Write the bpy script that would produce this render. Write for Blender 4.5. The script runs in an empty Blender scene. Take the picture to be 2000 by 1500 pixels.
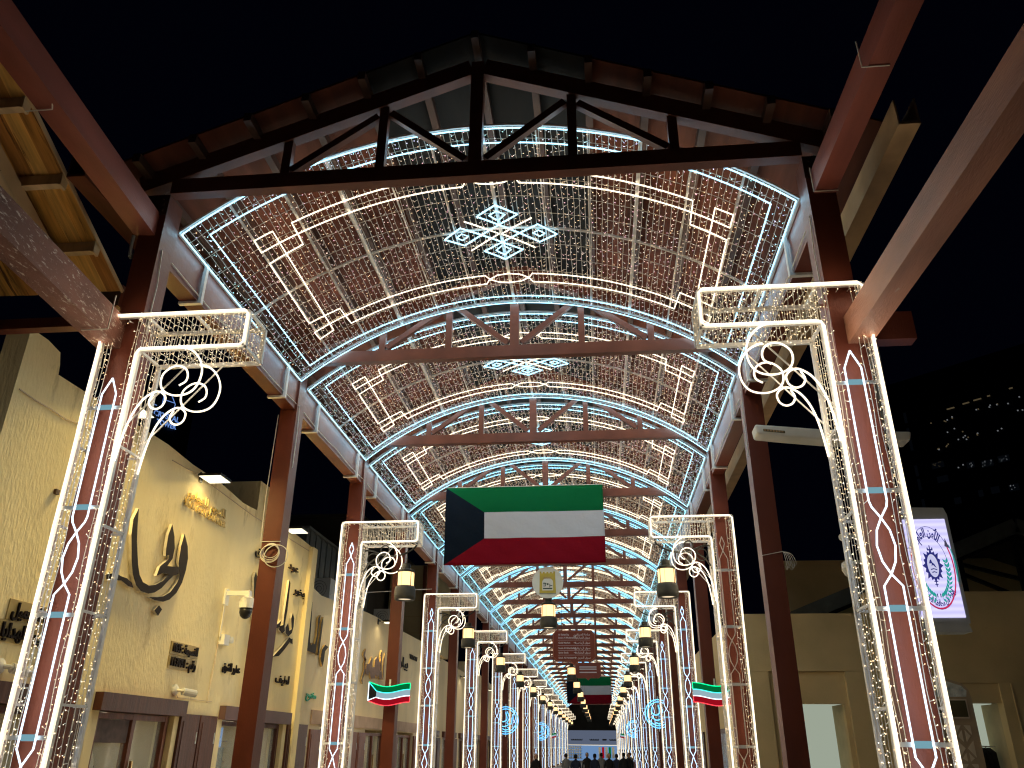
import bpy, math, random
import numpy as np
from mathutils import Vector, Matrix
random.seed(7); rng = np.random.default_rng(7)
SC = bpy.context.scene
COL = SC.collection
# ------------------------------------------------------------------ camera, sky, exposure
cam = bpy.data.cameras.new('camera'); camo = bpy.data.objects.new('camera', cam); COL.objects.link(camo)
CR = Vector((0.994858, 0.100980, 0.007749)); CU = Vector((0.034833, -0.413021, 0.910055)); CF = Vector((-0.095098, 0.905106, 0.414415))
camo.matrix_world = Matrix(((CR.x, CU.x, -CF.x, 1.355), (CR.y, CU.y, -CF.y, 0.0), (CR.z, CU.z, -CF.z, 2.0), (0, 0, 0, 1)))
cam.sensor_width = 36.0; cam.lens = 28.07; cam.clip_start = 0.05; cam.clip_end = 1000
SC.camera = camo
world = bpy.data.worlds.new('World'); SC.world = world; world.use_nodes = True
bg = world.node_tree.nodes['Background']; bg.inputs[0].default_value = (0.18, 0.25, 1.0, 1); bg.inputs[1].default_value = 0.0005
SC.view_settings.view_transform = 'Standard'; SC.view_settings.look = 'None'
SC.view_settings.exposure = 1.75; SC.view_settings.gamma = 1.0; SC.view_settings.use_curve_mapping = False
cy = SC.cycles
cy.max_bounces = 5; cy.diffuse_bounces = 3; cy.glossy_bounces = 2; cy.transmission_bounces = 3; cy.transparent_max_bounces = 6
cy.sample_clamp_indirect = 3.0; cy.sample_clamp_direct = 0.62; cy.filter_width = 1.2; cy.use_denoising = True; cy.caustics_reflective = False; cy.caustics_refractive = False

# ------------------------------------------------------------------ materials
def mat(name): 
    m = bpy.data.materials.new(name); m.use_nodes = True
    return m, m.node_tree.nodes, m.node_tree.links, m.node_tree.nodes['Principled BSDF']
def paint(name, c, rough=.55, var=.25, scale=3.0, bump=.0, bscale=40., metal=0., c2=None, stretch=None, patch=None, spec=.22):
    """surface with mottled wear: noise between c*(1-var) and c*(1+var); optional second colour in worn patches"""
    m, n, l, b = mat(name)
    tc = n.new('ShaderNodeTexCoord'); mp = n.new('ShaderNodeMapping'); l.new(tc.outputs['Object'], mp.inputs[0])
    if stretch: mp.inputs['Scale'].default_value = stretch
    t = n.new('ShaderNodeTexNoise'); t.inputs['Scale'].default_value = scale; t.inputs['Detail'].default_value = 6
    l.new(mp.outputs[0], t.inputs['Vector'])
    r = n.new('ShaderNodeValToRGB'); l.new(t.outputs[0], r.inputs[0])
    r.color_ramp.elements[0].position = .3; r.color_ramp.elements[1].position = .7
    r.color_ramp.elements[0].color = (*[x*(1-var) for x in c], 1); r.color_ramp.elements[1].color = (*[min(1, x*(1+var)) for x in (c2 or c)], 1)
    col = r.outputs[0]
    if patch:
        t2 = n.new('ShaderNodeTexNoise'); t2.inputs['Scale'].default_value = patch[1]; t2.inputs['Detail'].default_value = 9; t2.inputs['Roughness'].default_value = .7
        l.new(mp.outputs[0], t2.inputs['Vector'])
        r2 = n.new('ShaderNodeValToRGB'); l.new(t2.outputs[0], r2.inputs[0]); r2.color_ramp.elements[0].position = patch[2]; r2.color_ramp.elements[1].position = patch[2]+.08
        mx = n.new('ShaderNodeMixRGB'); l.new(r2.outputs[0], mx.inputs[0]); l.new(col, mx.inputs[1]); mx.inputs[2].default_value = (*patch[0], 1); col = mx.outputs[0]
    l.new(col, b.inputs['Base Color']); b.inputs['Roughness'].default_value = rough; b.inputs['Specular IOR Level'].default_value = spec; b.inputs['Metallic'].default_value = metal
    if bump:
        t3 = n.new('ShaderNodeTexNoise'); t3.inputs['Scale'].default_value = bscale; t3.inputs['Detail'].default_value = 5; l.new(mp.outputs[0], t3.inputs['Vector'])
        bp = n.new('ShaderNodeBump'); bp.inputs['Strength'].default_value = bump; bp.inputs['Distance'].default_value = .02
        l.new(t3.outputs[0], bp.inputs['Height']); l.new(bp.outputs[0], b.inputs['Normal'])
    return m
def glow(name, c, s, sample=True, island=None):
    m, n, l, b = mat(name); n.remove(b); e = n.new('ShaderNodeEmission'); e.inputs[0].default_value = (*c, 1); e.inputs[1].default_value = s
    if island:
        g = n.new('ShaderNodeNewGeometry'); r = n.new('ShaderNodeValToRGB'); r.color_ramp.interpolation = 'CONSTANT'
        l.new(g.outputs['Random Per Island'], r.inputs[0])
        while len(r.color_ramp.elements) < len(island): r.color_ramp.elements.new(.5)
        for i, cc in enumerate(island):
            r.color_ramp.elements[i].position = i/len(island); r.color_ramp.elements[i].color = (*cc, 1)
        l.new(r.outputs[0], e.inputs[0])
    l.new(e.outputs[0], n['Material Output'].inputs[0])
    m.cycles.emission_sampling = 'FRONT' if sample else 'NONE'
    return m
M = {}
M['brown'] = paint('brown_paint', (.108, .026, .0145), .45, .22, 2.2, .15, 60., stretch=(1, .35, .35))
M['brown_worn'] = paint('worn_brown_paint', (.26, .112, .068), .55, .3, 2.0, .25, 50., stretch=(1.5, .3, 1.5), patch=((.33, .24, .19), 11.0, .63))
M['brown_flaked'] = paint('flaked_brown_paint', (.11, .042, .028), .7, .35, 2.0, .5, 50., stretch=(2.0, .55, 2.0), patch=((.44, .37, .31), 15.0, .56))
M['beam_red'] = paint('beam_red_paint', (.165, .044, .030), .5, .25, 2.0, .2, 50., stretch=(1.5, .3, 1.5), patch=((.15, .05, .04), 9., .62))
M['purlin'] = paint('purlin_dark', (.05, .024, .017), .55, .25, 2.5)
M['truss'] = paint('truss_brown', (.112, .034, .020), .5, .22, 2.5, .1, 50.)
M['roof_brown'] = paint('roof_board_brown', (.078, .023, .012), .6, .32, 2.0, .15, 30., stretch=(3, .3, 1), spec=.08)
M['roof_grey'] = paint('roof_sheet_grey', (.013, .012, .011), .6, .3, 1.2, .1, 20., stretch=(2, .4, 1), spec=.04)
M['gutter'] = paint('gutter_tan', (.36, .23, .12), .5, .25, 2.5)
M['steel'] = paint('white_steel_tube', (.74, .73, .71), .4, .12, 6.0, metal=.3)
M['wire'] = paint('clear_wire', (.58, .53, .46), .4, .05)
M['wire_pale'] = paint('pale_wire', (.80, .76, .68), .4, .05)
M['cable'] = paint('white_cable', (.66, .62, .55), .5, .1)
M['conduit'] = paint('grey_conduit', (.25, .26, .26), .5, .1)
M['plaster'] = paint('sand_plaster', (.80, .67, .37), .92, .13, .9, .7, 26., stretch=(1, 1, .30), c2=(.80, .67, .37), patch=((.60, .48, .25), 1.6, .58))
M['plaster2'] = paint('pale_plaster', (.72, .60, .38), .92, .15, .9, .5, 24., stretch=(1, 1, .30), patch=((.60, .50, .34), 1.8, .60))
M['doorwood'] = paint('dark_stained_wood', (.072, .026, .016), .45, .35, 3.0, .3, 18., stretch=(4, 4, .3))
M['redwood'] = paint('red_stained_wood', (.15, .05, .027), .42, .3, 3.0, .3, 18., stretch=(4, 4, .3))
M['mauve'] = paint('mauve_lintel_paint', (.11, .06, .055), .5, .2, 2.0)
M['pinkband'] = paint('pink_plaster_band', (.42, .30, .22), .85, .15, 2.0, .3, 20.)
M['plank'] = [paint('plank_varnish_%d' % i, c, .5, .45, 1.6, .35, 10., stretch=(9, .5, 1), patch=((.11, .045, .014), 1.3, .56)) for i, c in enumerate([(.58, .30, .07), (.46, .21, .048), (.66, .37, .10), (.38, .165, .04)])]
M['rawwood'] = paint('raw_timber', (.55, .39, .23), .7, .25, 2.0, .3, 16., stretch=(3, .4, .4), patch=((.2, .12, .07), 4., .66))
M['rust'] = paint('rusty_plate', (.07, .04, .032), .6, .4, 8.)
M['iron'] = paint('lantern_iron', (.030, .029, .024), .5, .3, 6., metal=.4)
M['lantern_band'] = paint('lantern_band', (.052, .05, .042), .55, .25, 6.)
M['black'] = paint('black_plastic', (.012, .012, .013), .3, .2)
M['white'] = paint('white_housing', (.68, .67, .62), .4, .06)
M['letter'] = paint('black_letter', (.010, .006, .005), .6, .2, spec=.08)
M['letter_edge'] = paint('steel_letter_edge', (.60, .55, .45), .45, .1, metal=.4)
M['gold'] = paint('gold_letter', (.62, .45, .20), .25, .12, metal=.85)
M['ochre'] = paint('ochre_letter', (.36, .27, .11), .5, .1)
M['greenletter'] = paint('green_letter', (.02, .30, .20), .4, .1)
M['ochrewall'] = paint('tan_render', (.66, .51, .27), .9, .14, .7, .25, 20.)
M['darkwall'] = paint('dark_render_and_shade', (.055, .048, .04), .9, .2, .6)
M['tower'] = paint('dark_curtain_wall', (.006, .008, .014), .3, .2, .2)
M['beigewall'] = paint('beige_render', (.42, .35, .20), .9, .14, .7)
M['ground'] = paint('grey_granite_paving', (.30, .27, .25), .6, .25, 1.5, .1, 30.)
M['signbrown'] = paint('sign_brown', (.20, .048, .03), .4, .1)
M['signline'] = paint('sign_copper_line', (.45, .18, .10), .35, .1)
M['print'] = paint('pale_print', (.62, .56, .60), .5, .05)
M['disc'] = paint('disc_white', (.66, .66, .60), .5, .06)
M['yellow'] = paint('emblem_yellow', (.46, .36, .06), .5, .1)
M['emblem_dark'] = paint('emblem_ink', (.05, .07, .06), .5, .1)
M['greypanel'] = paint('grey_cabinet', (.50, .53, .54), .45, .08)
M['totem'] = paint('totem_tan', (.52, .40, .27), .5, .08)
M['totemlight'] = paint('totem_cream', (.80, .70, .56), .5, .06)
M['totemtop'] = paint('totem_top_print', (.72, .75, .72), .45, .35, 9., patch=((.36, .50, .55), 14., .55))
M['totemgrey'] = paint('totem_olive', (.11, .095, .05), .4, .1)
M['clothes'] = paint('black_garment', (.012, .011, .012), .9, .3)
M['corr'] = paint('corrugated_grey', (.10, .11, .11), .5, .2)
M['skin'] = paint('skin', (.38, .22, .15), .6, .1)
M['navycloth'] = paint('navy_cloth', (.02, .025, .05), .9, .2); M['greycloth'] = paint('grey_cloth', (.18, .17, .16), .9, .2)
M['whitecloth'] = paint('white_cloth', (.6, .58, .54), .9, .05)
M['led_black'] = paint('flag_panel_black', (.006, .008, .014), .3, .2)
M['cool'] = glow('cool_rope_light', (.34, .74, 1.0), 5.2)
M['warm'] = glow('warm_rope_light', (1.0, .84, .60), 6.0)
M['chain'] = glow('white_rope_light', (.66, .84, 1.0), 6.0)
M['blue'] = glow('blue_rope_light', (.12, .50, .95), .7)
M['unlit'] = paint('unlit_rope', (.62, .57, .52), .4, .05)
M['acrylic'] = glow('lit_acrylic_bar', (.26, .52, .62), .2)
M['bulb_mix'] = glow('mini_bulbs_pink_warm', (1, .8, .6), 3.0, False, [(1, .72, .50), (1, .60, .52), (1, .82, .66), (.98, .52, .62), (1, .70, .42), (1, .86, .78), (1, .66, .36)])
M['bulb_warm'] = glow('mini_bulbs_warm', (1, .8, .5), 3.2, False, [(1, .74, .40), (1, .80, .52), (1, .66, .34), (1, .86, .64)])
M['bulb_cool'] = glow('mini_bulbs_cool', (.7, .8, 1), 3.0, False, [(.52, .84, 1), (.78, .76, 1), (.42, .92, .92), (.86, .90, 1), (.66, .62, 1)])
M['lantern_glass'] = glow('lantern_glass', (1.0, .58, .25), .72)
M['lantern_under'] = glow('lantern_underside', (1.0, .80, .52), .28)
M['flood_face'] = glow('flood_face', (1.0, .90, .62), 9.0)
M['led_green'] = glow('neon_green', (.0, .85, .30), .6); M['led_red'] = glow('neon_red', (1.0, .05, .07), .6); M['led_white'] = glow('neon_white', (.75, .92, 1), 1.0)
M['led_cyan'] = glow('neon_cyan', (.05, .80, .75), .65)
M['panel_green'] = glow('flag_panel_green', (.0, .14, .035), .3); M['panel_red'] = glow('flag_panel_red', (.30, .004, .012), .3); M['panel_white'] = glow('flag_panel_white', (.30, .44, .50), .3)
M['interior'] = paint('shop_interior_cream', (.55, .44, .25), .7, .1)
M['interior_light'] = glow('shop_ceiling_light', (1, .84, .55), .7)
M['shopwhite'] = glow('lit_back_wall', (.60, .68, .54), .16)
M['shopblue'] = glow('blue_shop_glow', (.30, .55, 1.0), .14)
M['shopsign'] = glow('grey_blue_sign_face', (.22, .27, .40), .13)
M['window_lit'] = glow('tower_window', (.9, .95, 1.0), .04, False); M['window_warm'] = glow('tower_window_warm', (1, .75, .4), .02, False); M['window_dim'] = glow('tower_window_dim', (.35, .5, .8), .0008, False)
M['crystal'] = glow('blue_sign_letters', (.22, .42, 1.0), .22)
m, n, l, b = mat('glass_pane'); b.inputs['Base Color'].default_value = (.75, .85, .78, 1); b.inputs['Roughness'].default_value = .05; b.inputs['Alpha'].default_value = .18
M['glass'] = m
# LED screen: lavender white with faint scan lines
m, n, l, b = mat('led_screen_face'); n.remove(b)
tc = n.new('ShaderNodeTexCoord'); w = n.new('ShaderNodeTexWave'); w.bands_direction = 'Z'; w.inputs['Scale'].default_value = 3.6; w.inputs['Distortion'].default_value = .6
l.new(tc.outputs['Object'], w.inputs[0]); r = n.new('ShaderNodeValToRGB'); l.new(w.outputs['Color'], r.inputs[0])
r.color_ramp.elements[0].color = (.58, .55, .95, 1); r.color_ramp.elements[1].color = (.72, .69, 1.0, 1)
e = n.new('ShaderNodeEmission'); e.inputs[1].default_value = .33; l.new(r.outputs[0], e.inputs[0]); l.new(e.outputs[0], n['Material Output'].inputs[0]); M['screen'] = m
for nm, c in (('scr_ink', (.035, .035, .20)), ('scr_green', (.02, .36, .33)), ('scr_red', (.62, .03, .11)), ('scr_dark', (.07, .06, .10)), ('scr_white', (.62, .62, .9))):
    M[nm] = glow(nm.replace('scr', 'screen'), c, .27)
# national flag cloth, colours by the cloth's own UV
m, n, l, b = mat('flag_cloth'); uv = n.new('ShaderNodeUVMap'); sp = n.new('ShaderNodeSeparateXYZ'); l.new(uv.outputs[0], sp.inputs[0])
def mth(op, a, bb):
    q = n.new('ShaderNodeMath'); q.operation = op
    for i, v in enumerate((a, bb)):
        if isinstance(v, (int, float)): q.inputs[i].default_value = v
        else: l.new(v, q.inputs[i])
    return q.outputs[0]
def mixc(f, a, c):
    q = n.new('ShaderNodeMixRGB'); l.new(f, q.inputs[0])
    for i, v in ((1, a), (2, c)):
        if isinstance(v, tuple): q.inputs[i].default_value = (*v, 1)
        else: l.new(v, q.inputs[i])
    return q.outputs[0]
U, V = sp.outputs[0], sp.outputs[1]
c1 = mixc(mth('GREATER_THAN', V, .3333), (.14, .003, .010), (.38, .39, .43)); c2 = mixc(mth('GREATER_THAN', V, .6667), c1, (.002, .085, .028))
dist = mth('MINIMUM', mth('MINIMUM', mth('MULTIPLY', V, .75), mth('MULTIPLY', mth('SUBTRACT', 1.0, V), .75)), .25)
c3 = mixc(mth('LESS_THAN', U, dist), c2, (.004, .008, .015)); l.new(c3, b.inputs['Base Color']); b.inputs['Roughness'].default_value = .85; b.inputs['Specular IOR Level'].default_value = .06
tw = n.new('ShaderNodeTexNoise'); tw.inputs['Scale'].default_value = 7; bp = n.new('ShaderNodeBump'); bp.inputs['Strength'].default_value = .25; bp.inputs['Distance'].default_value = .05
tcx = n.new('ShaderNodeTexCoord'); l.new(tcx.outputs['Object'], tw.inputs['Vector']); l.new(tw.outputs[0], bp.inputs['Height']); l.new(bp.outputs[0], b.inputs['Normal'])
M['flag'] = m

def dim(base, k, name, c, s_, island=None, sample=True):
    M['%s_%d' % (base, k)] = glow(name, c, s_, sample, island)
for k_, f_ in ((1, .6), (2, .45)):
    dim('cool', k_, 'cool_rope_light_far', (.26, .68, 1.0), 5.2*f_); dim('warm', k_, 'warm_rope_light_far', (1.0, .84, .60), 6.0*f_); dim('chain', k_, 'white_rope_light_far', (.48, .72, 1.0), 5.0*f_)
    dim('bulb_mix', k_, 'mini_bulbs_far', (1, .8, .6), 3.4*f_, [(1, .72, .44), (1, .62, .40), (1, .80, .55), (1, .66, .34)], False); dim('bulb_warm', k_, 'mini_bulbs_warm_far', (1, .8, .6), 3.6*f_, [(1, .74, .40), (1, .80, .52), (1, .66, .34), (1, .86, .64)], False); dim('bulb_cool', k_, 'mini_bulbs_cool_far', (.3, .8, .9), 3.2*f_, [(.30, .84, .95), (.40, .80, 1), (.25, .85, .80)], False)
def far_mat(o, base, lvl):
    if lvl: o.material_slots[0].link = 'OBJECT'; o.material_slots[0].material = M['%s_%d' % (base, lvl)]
# ------------------------------------------------------------------ mesh helpers
class MB:
    def __init__(s): s.v = []; s.f = []; s.mi = []; s.cur = 0
    def add(s, vs, fs):
        o = len(s.v); s.v.extend([tuple(p) for p in vs]); s.f.extend([tuple(i+o for i in f) for f in fs]); s.mi.extend([s.cur]*len(fs)); return s
    def box(s, x0, x1, y0, y1, z0, z1):
        vs = [(x, y, z) for z in (z0, z1) for y in (y0, y1) for x in (x0, x1)]
        return s.add(vs, [(0, 2, 3, 1), (4, 5, 7, 6), (0, 1, 5, 4), (2, 6, 7, 3), (0, 4, 6, 2), (1, 3, 7, 5)])
    def beam(s, p, q, w, h, up=(0, 0, 1)):
        p, q = Vector(p), Vector(q); d = (q-p).normalized(); up = Vector(up)
        sx = d.cross(up).normalized()*(w/2); sz = sx.cross(d).normalized()*(h/2)
        vs = [a+i*sx+j*sz for a in (p, q) for i, j in ((-1, -1), (1, -1), (1, 1), (-1, 1))]
        return s.add(vs, [(0, 1, 2, 3), (7, 6, 5, 4), (0, 4, 5, 1), (1, 5, 6, 2), (2, 6, 7, 3), (3, 7, 4, 0)])
    def tube(s, pts, r, n=5, closed=False, caps=True):
        P = [Vector(p) for p in pts]; N = len(P)
        if N < 2: return s
        vs = []; ref = None
        for i in range(N):
            a = P[i-1] if (i > 0 or closed) else P[i]; c = P[(i+1) % N] if (i < N-1 or closed) else P[i]
            d = (c-a)
            if d.length < 1e-9: d = Vector((0, 0, 1))
            d.normalize()
            if ref is None: ref = d.orthogonal().normalized()
            ref = (ref-d*ref.dot(d))
            if ref.length < 1e-6: ref = d.orthogonal()
            ref.normalize(); o = d.cross(ref)
            vs += [P[i]+r*(math.cos(2*math.pi*k/n)*ref+math.sin(2*math.pi*k/n)*o) for k in range(n)]
        fs = []
        for i in range(N if closed else N-1):
            j = (i+1) % N
            fs += [(i*n+k, i*n+(k+1) % n, j*n+(k+1) % n, j*n+k) for k in range(n)]
        if caps and not closed: fs += [tuple(range(n-1, -1, -1)), tuple((N-1)*n+k for k in range(n))]
        return s.add(vs, fs)
    def lathe(s, prof, n=16, c=(0, 0, 0), caps=True):
        vs = [(c[0]+r*math.cos(2*math.pi*k/n), c[1]+r*math.sin(2*math.pi*k/n), c[2]+z) for r, z in prof for k in range(n)]
        fs = [(i*n+k, i*n+(k+1) % n, (i+1)*n+(k+1) % n, (i+1)*n+k) for i in range(len(prof)-1) for k in range(n)]
        if caps: fs += [tuple(range(n-1, -1, -1)), tuple((len(prof)-1)*n+k for k in range(n))]
        return s.add(vs, fs)
    def prism(s, poly, a, d):
        """poly: list of 3-vectors (planar); extrude by vector d starting at offset a*d"""
        d = Vector(d); P = [Vector(p)+a*d for p in poly]; n = len(P)
        return s.add(P+[p+d for p in P], [tuple(range(n)), tuple(range(2*n-1, n-1, -1))]+[(i, i+n, (i+1) % n+n, (i+1) % n) for i in range(n)])
    def grid(s, fn, nu, nv):
        vs = [fn(i/nu, j/nv) for j in range(nv+1) for i in range(nu+1)]; W = nu+1
        return s.add(vs, [(j*W+i, j*W+i+1, (j+1)*W+i+1, (j+1)*W+i) for j in range(nv) for i in range(nu)])
    def mesh(s, name, mats, smooth=False):
        me = bpy.data.meshes.new(name); me.from_pydata(s.v, [], s.f)
        for mm in (mats if isinstance(mats, (list, tuple)) else [mats]): me.materials.append(mm)
        if any(s.mi): me.polygons.foreach_set('material_index', s.mi)
        if smooth: me.polygons.foreach_set('use_smooth', [True]*len(s.f))
        me.update(); return me
    def build(s, name, mats, parent=None, smooth=False, **kw):
        return link(name, s.mesh(name, mats, smooth), parent, **kw)
def link(name, me, parent=None, loc=None, label=None, cat=None, group=None, kind=None):
    o = bpy.data.objects.new(name, me); COL.objects.link(o)
    if parent is not None: o.parent = parent
    if loc: o.location = loc
    tag(o, label, cat, group, kind); return o
def tag(o, label=None, cat=None, group=None, kind=None):
    for k, v in (('label', label), ('category', cat), ('group', group), ('kind', kind)):
        if v: o[k] = v
    return o
def thing(name, label, cat, loc=(0, 0, 0), group=None, rz=0.):
    o = link(name, None, None, loc, label, cat, group); o.rotation_euler.z = rz; o.empty_display_size = .2; return o
def dup(root, loc, label, group=None, data=None):
    r = root.copy(); COL.objects.link(r); r.location = loc; r['label'] = label
    if group: r['group'] = group
    for ch in list(root.children):
        c = ch.copy(); COL.objects.link(c); c.parent = r
        for g in list(ch.children):
            d = g.copy(); COL.objects.link(d); d.parent = c
    return r
ORD = ['', 'first', 'second', 'third', 'fourth', 'fifth', 'sixth', 'seventh', 'eighth', 'ninth', 'tenth', 'eleventh', 'twelfth', 'thirteenth', 'fourteenth', 'fifteenth', 'sixteenth', 'seventeenth', 'eighteenth', 'nineteenth', 'twentieth']
ORD += ['twenty-'+q for q in ORD[1:10]] + ['thirtieth']
def resample(pts, step):
    out = [Vector(pts[0])]
    for a, b in zip(pts, pts[1:]):
        a, b = Vector(a), Vector(b); k = max(1, int(math.ceil((b-a).length/step)))
        out += [a.lerp(b, (i+1)/k) for i in range(k)]
    return out
def smooth_path(pts, k=6):
    P = [Vector(p) for p in pts]; out = []
    for i in range(len(P)-1):
        p0, p1, p2, p3 = P[max(i-1, 0)], P[i], P[i+1], P[min(i+2, len(P)-1)]
        for j in range(k):
            t = j/k
            out.append(.5*((2*p1)+(-p0+p2)*t+(2*p0-5*p1+4*p2-p3)*t*t+(-p0+3*p1-3*p2+p3)*t*t*t))
    return out+[P[-1]]
OCT = np.array([(1, 0, 0), (0, 1, 0), (-1, 0, 0), (0, -1, 0), (0, 0, 1), (0, 0, -1)], float)
OCTF = np.array([(0, 1, 4), (1, 2, 4), (2, 3, 4), (3, 0, 4), (1, 0, 5), (2, 1, 5), (3, 2, 5), (0, 3, 5)])
def bulb_mesh(name, ends, r, m):
    P = np.asarray(ends, float); n = len(P)
    v = (P[:, None, :]+OCT[None]*r*(.8+.4*rng.random((n, 1, 1)))).reshape(-1, 3); f = (OCTF[None]+6*np.arange(n)[:, None, None]).reshape(-1, 3)
    me = bpy.data.meshes.new(name); me.from_pydata(v.tolist(), [], f.tolist()); me.materials.append(m); return me
def stick_mesh(mb, a, b, r=.0022):
    for p, q in zip(a, b):
        mb.tube([p, q], r, 3, caps=False)
# arabic letters in joined presentation forms, for the built-in font
AR = {'ا': 'FE8D FE8E', 'أ': 'FE83 FE84', 'إ': 'FE87 FE88', 'ب': 'FE8F FE90 FE91 FE92', 'ت': 'FE95 FE96 FE97 FE98', 'ج': 'FE9D FE9E FE9F FEA0', 'ح': 'FEA1 FEA2 FEA3 FEA4', 'د': 'FEA9 FEAA', 'ر': 'FEAD FEAE', 'س': 'FEB1 FEB2 FEB3 FEB4', 'ص': 'FEB9 FEBA FEBB FEBC', 'ظ': 'FEC5 FEC6 FEC7 FEC8', 'ع': 'FEC9 FECA FECB FECC', 'ف': 'FED1 FED2 FED3 FED4', 'ق': 'FED5 FED6 FED7 FED8', 'ك': 'FED9 FEDA FEDB FEDC', 'ل': 'FEDD FEDE FEDF FEE0', 'م': 'FEE1 FEE2 FEE3 FEE4', 'ن': 'FEE5 FEE6 FEE7 FEE8', 'ه': 'FEE9 FEEA FEEB FEEC', 'و': 'FEED FEEE', 'ي': 'FEF1 FEF2 FEF3 FEF4', 'ئ': 'FE89 FE8A FE8B FE8C', 'ة': 'FE93 FE94', 'ط': 'FEC1 FEC2 FEC3 FEC4', 'ش': 'FEB5 FEB6 FEB7 FEB8', 'خ': 'FEA5 FEA6 FEA7 FEA8', 'ى': 'FEEF FEF0'}
def arabic(s):
    F = {k: v.split() for k, v in AR.items()}; out = []
    for i, ch in enumerate(s):
        if ch not in F: out.append(ch); continue
        prev = i > 0 and len(F.get(s[i-1], ())) == 4; nxt = i+1 < len(s) and s[i+1] in F and len(F[ch]) == 4
        out.append(chr(int(F[ch][3 if prev and nxt else 1 if prev else 2 if nxt else 0], 16)))
    res = []; num = ''
    for ch in reversed(out):
        if ch.isdigit(): num = ch+num
        else:
            res += [num, ch]; num = ''
    return ''.join(res+[num])
def text_mesh(name, body, size, depth, m, align='CENTER', bold=0.0, width=None):
    cu = bpy.data.curves.new(name, 'FONT'); cu.body = body; cu.size = size; cu.extrude = depth/2; cu.align_x = align; cu.align_y = 'CENTER'; cu.resolution_u = 3; cu.offset = bold
    o = bpy.data.objects.new(name, cu); COL.objects.link(o); bpy.context.view_layer.update()
    me = bpy.data.meshes.new_from_object(o.evaluated_get(bpy.context.evaluated_depsgraph_get())); bpy.data.objects.remove(o)
    me.name = name; me.materials.clear(); me.materials.append(m)
    if width:
        xs = [v.co.x for v in me.vertices]; k = width/max(1e-6, max(xs)-min(xs)); c = (max(xs)+min(xs))/2
        for v in me.vertices: v.co.x = (v.co.x-c)*k
    return me
def face_x(me, y, z, x):      # stand a text mesh on the wall that faces +X (reads towards +Y)
    for v in me.vertices: v.co = (x+v.co.z, y+v.co.x, z+v.co.y)
    return me
def face_y(me, x, z, y):      # stand it facing -Y
    for v in me.vertices: v.co = (x+v.co.x, y-v.co.z, z+v.co.y)
    return me

# ------------------------------------------------------------------ setting
MB().box(-60, 70, -12, 320, -.3, 0).build('ground', M['ground'], kind='structure')

# ------------------------------------------------------------------ the arcade
NB = 29
YP = [8.25, 13.42, 17.98, 22.66, 27.44]; YP += [27.44+4.7*(k-4) for k in range(5, NB+1)]
YE = YP[-1]+.4
arc = thing('arcade_canopy', 'long gabled market arcade of brown posts and timber trusses over the street', 'arcade')
post_me = MB().box(-.16, .16, -.17, .17, 0, 8.62).mesh('post', M['brown'])
for k in range(NB+1):
    for s in (-1, 1): link('post', post_me, arc, (s*4.22, YP[k], 0))
# truss members
def tm(*a, up=(0, 1, 0)):
    return MB().beam(*a, up)
bc = MB().beam((-4.06, 0, 8.745), (4.06, 0, 8.745), .15, .23).mesh('bottom_chord', M['truss'])
tcs = [MB().beam((s*4.5, 0, 8.80), (s*.087, 0, 10.485), .15, .26).mesh('top_chord', M['truss']) for s in (-1, 1)]
kp = MB().box(-.085, .085, -.075, .075, 8.862, 10.58).mesh('king_post', M['truss'])
st = [MB().box(x-.06, x+.06, -.05, .05, 8.862, 10.35-.375*abs(x)+.02).mesh('strut', M['truss']) for x in (-2.54, -1.26, 1.26, 2.54)]
br = [MB().beam((s*.13, 0, 8.93), (s*1.17, 0, 9.80), .09, .10).mesh('brace', M['truss']) for s in (-1, 1)]
br += [MB().beam((s*1.34, 0, 9.76), (s*2.46, 0, 8.93), .09, .10).mesh('brace', M['truss']) for s in (-1, 1)]
for k in range(NB+1):
    t = link('roof_truss', bc, arc, (0, YP[k]-.12, 0))
    for me in tcs: link('top_chord', me, t)
    link('king_post', kp, t)
    for me in st: link('strut', me, t)
    for me in br: link('brace', me, t)
for k in range(NB):
    for s in (-1, 1):
        MB().box(s*4.22-.125, s*4.22+.125, YP[k]+.172, YP[k+1]-.172, 7.70, 8.30).build('eave_beam', M['brown'], arc)
PX = [0, .76, 1.5, 2.24, 2.98, 3.7, 4.4]
for i in range(len(PX)):
    for s in ((1,) if i == 0 else (-1, 1)):
        x = s*PX[i]; z = 10.62-.397*PX[i]
        MB().box(x-.05, x+.05, 7.70+.02*(i % 2), YE, z+.02, z+.15).build('purlin', M['purlin'], arc)
for i in range(7):
    a, b0 = PX[i], (PX[i+1] if i < 6 else None)
    for s in (-1, 1):
        b_ = b0 or (4.98 if s > 0 else 4.80)
        z0 = 10.775-.397*a; z1 = 10.775-.397*b_
        g = 0.006 if i else .0
        MB().prism([(s*(a+g), 7.76, z0), (s*b_, 7.76, z1), (s*b_, YE, z1), (s*(a+g), YE, z0)], 0, (0, 0, .035)).build('roof_board', M['roof_grey'] if i < 2 else M['roof_brown'], arc)
for s in (-1, 1):
    for j in range(NB+1):
        ya = 7.3 if j == 0 else YP[j]-.9; yb = (YP[j+1]-.9-.004) if j < NB else YE
        gx = 4.9 if s > 0 else 4.72
        g = MB(); g.box(min(s*gx, s*(gx+.24)), max(s*gx, s*(gx+.24)), ya, yb, 8.36, 8.40)
        for x in (gx, gx+.22): g.box(min(s*x, s*(x+.02)), max(s*x, s*(x+.02)), ya, yb, 8.40, 8.72)
        g.build('gutter', M['gutter'] if s > 0 else M['roof_brown'], arc)
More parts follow.
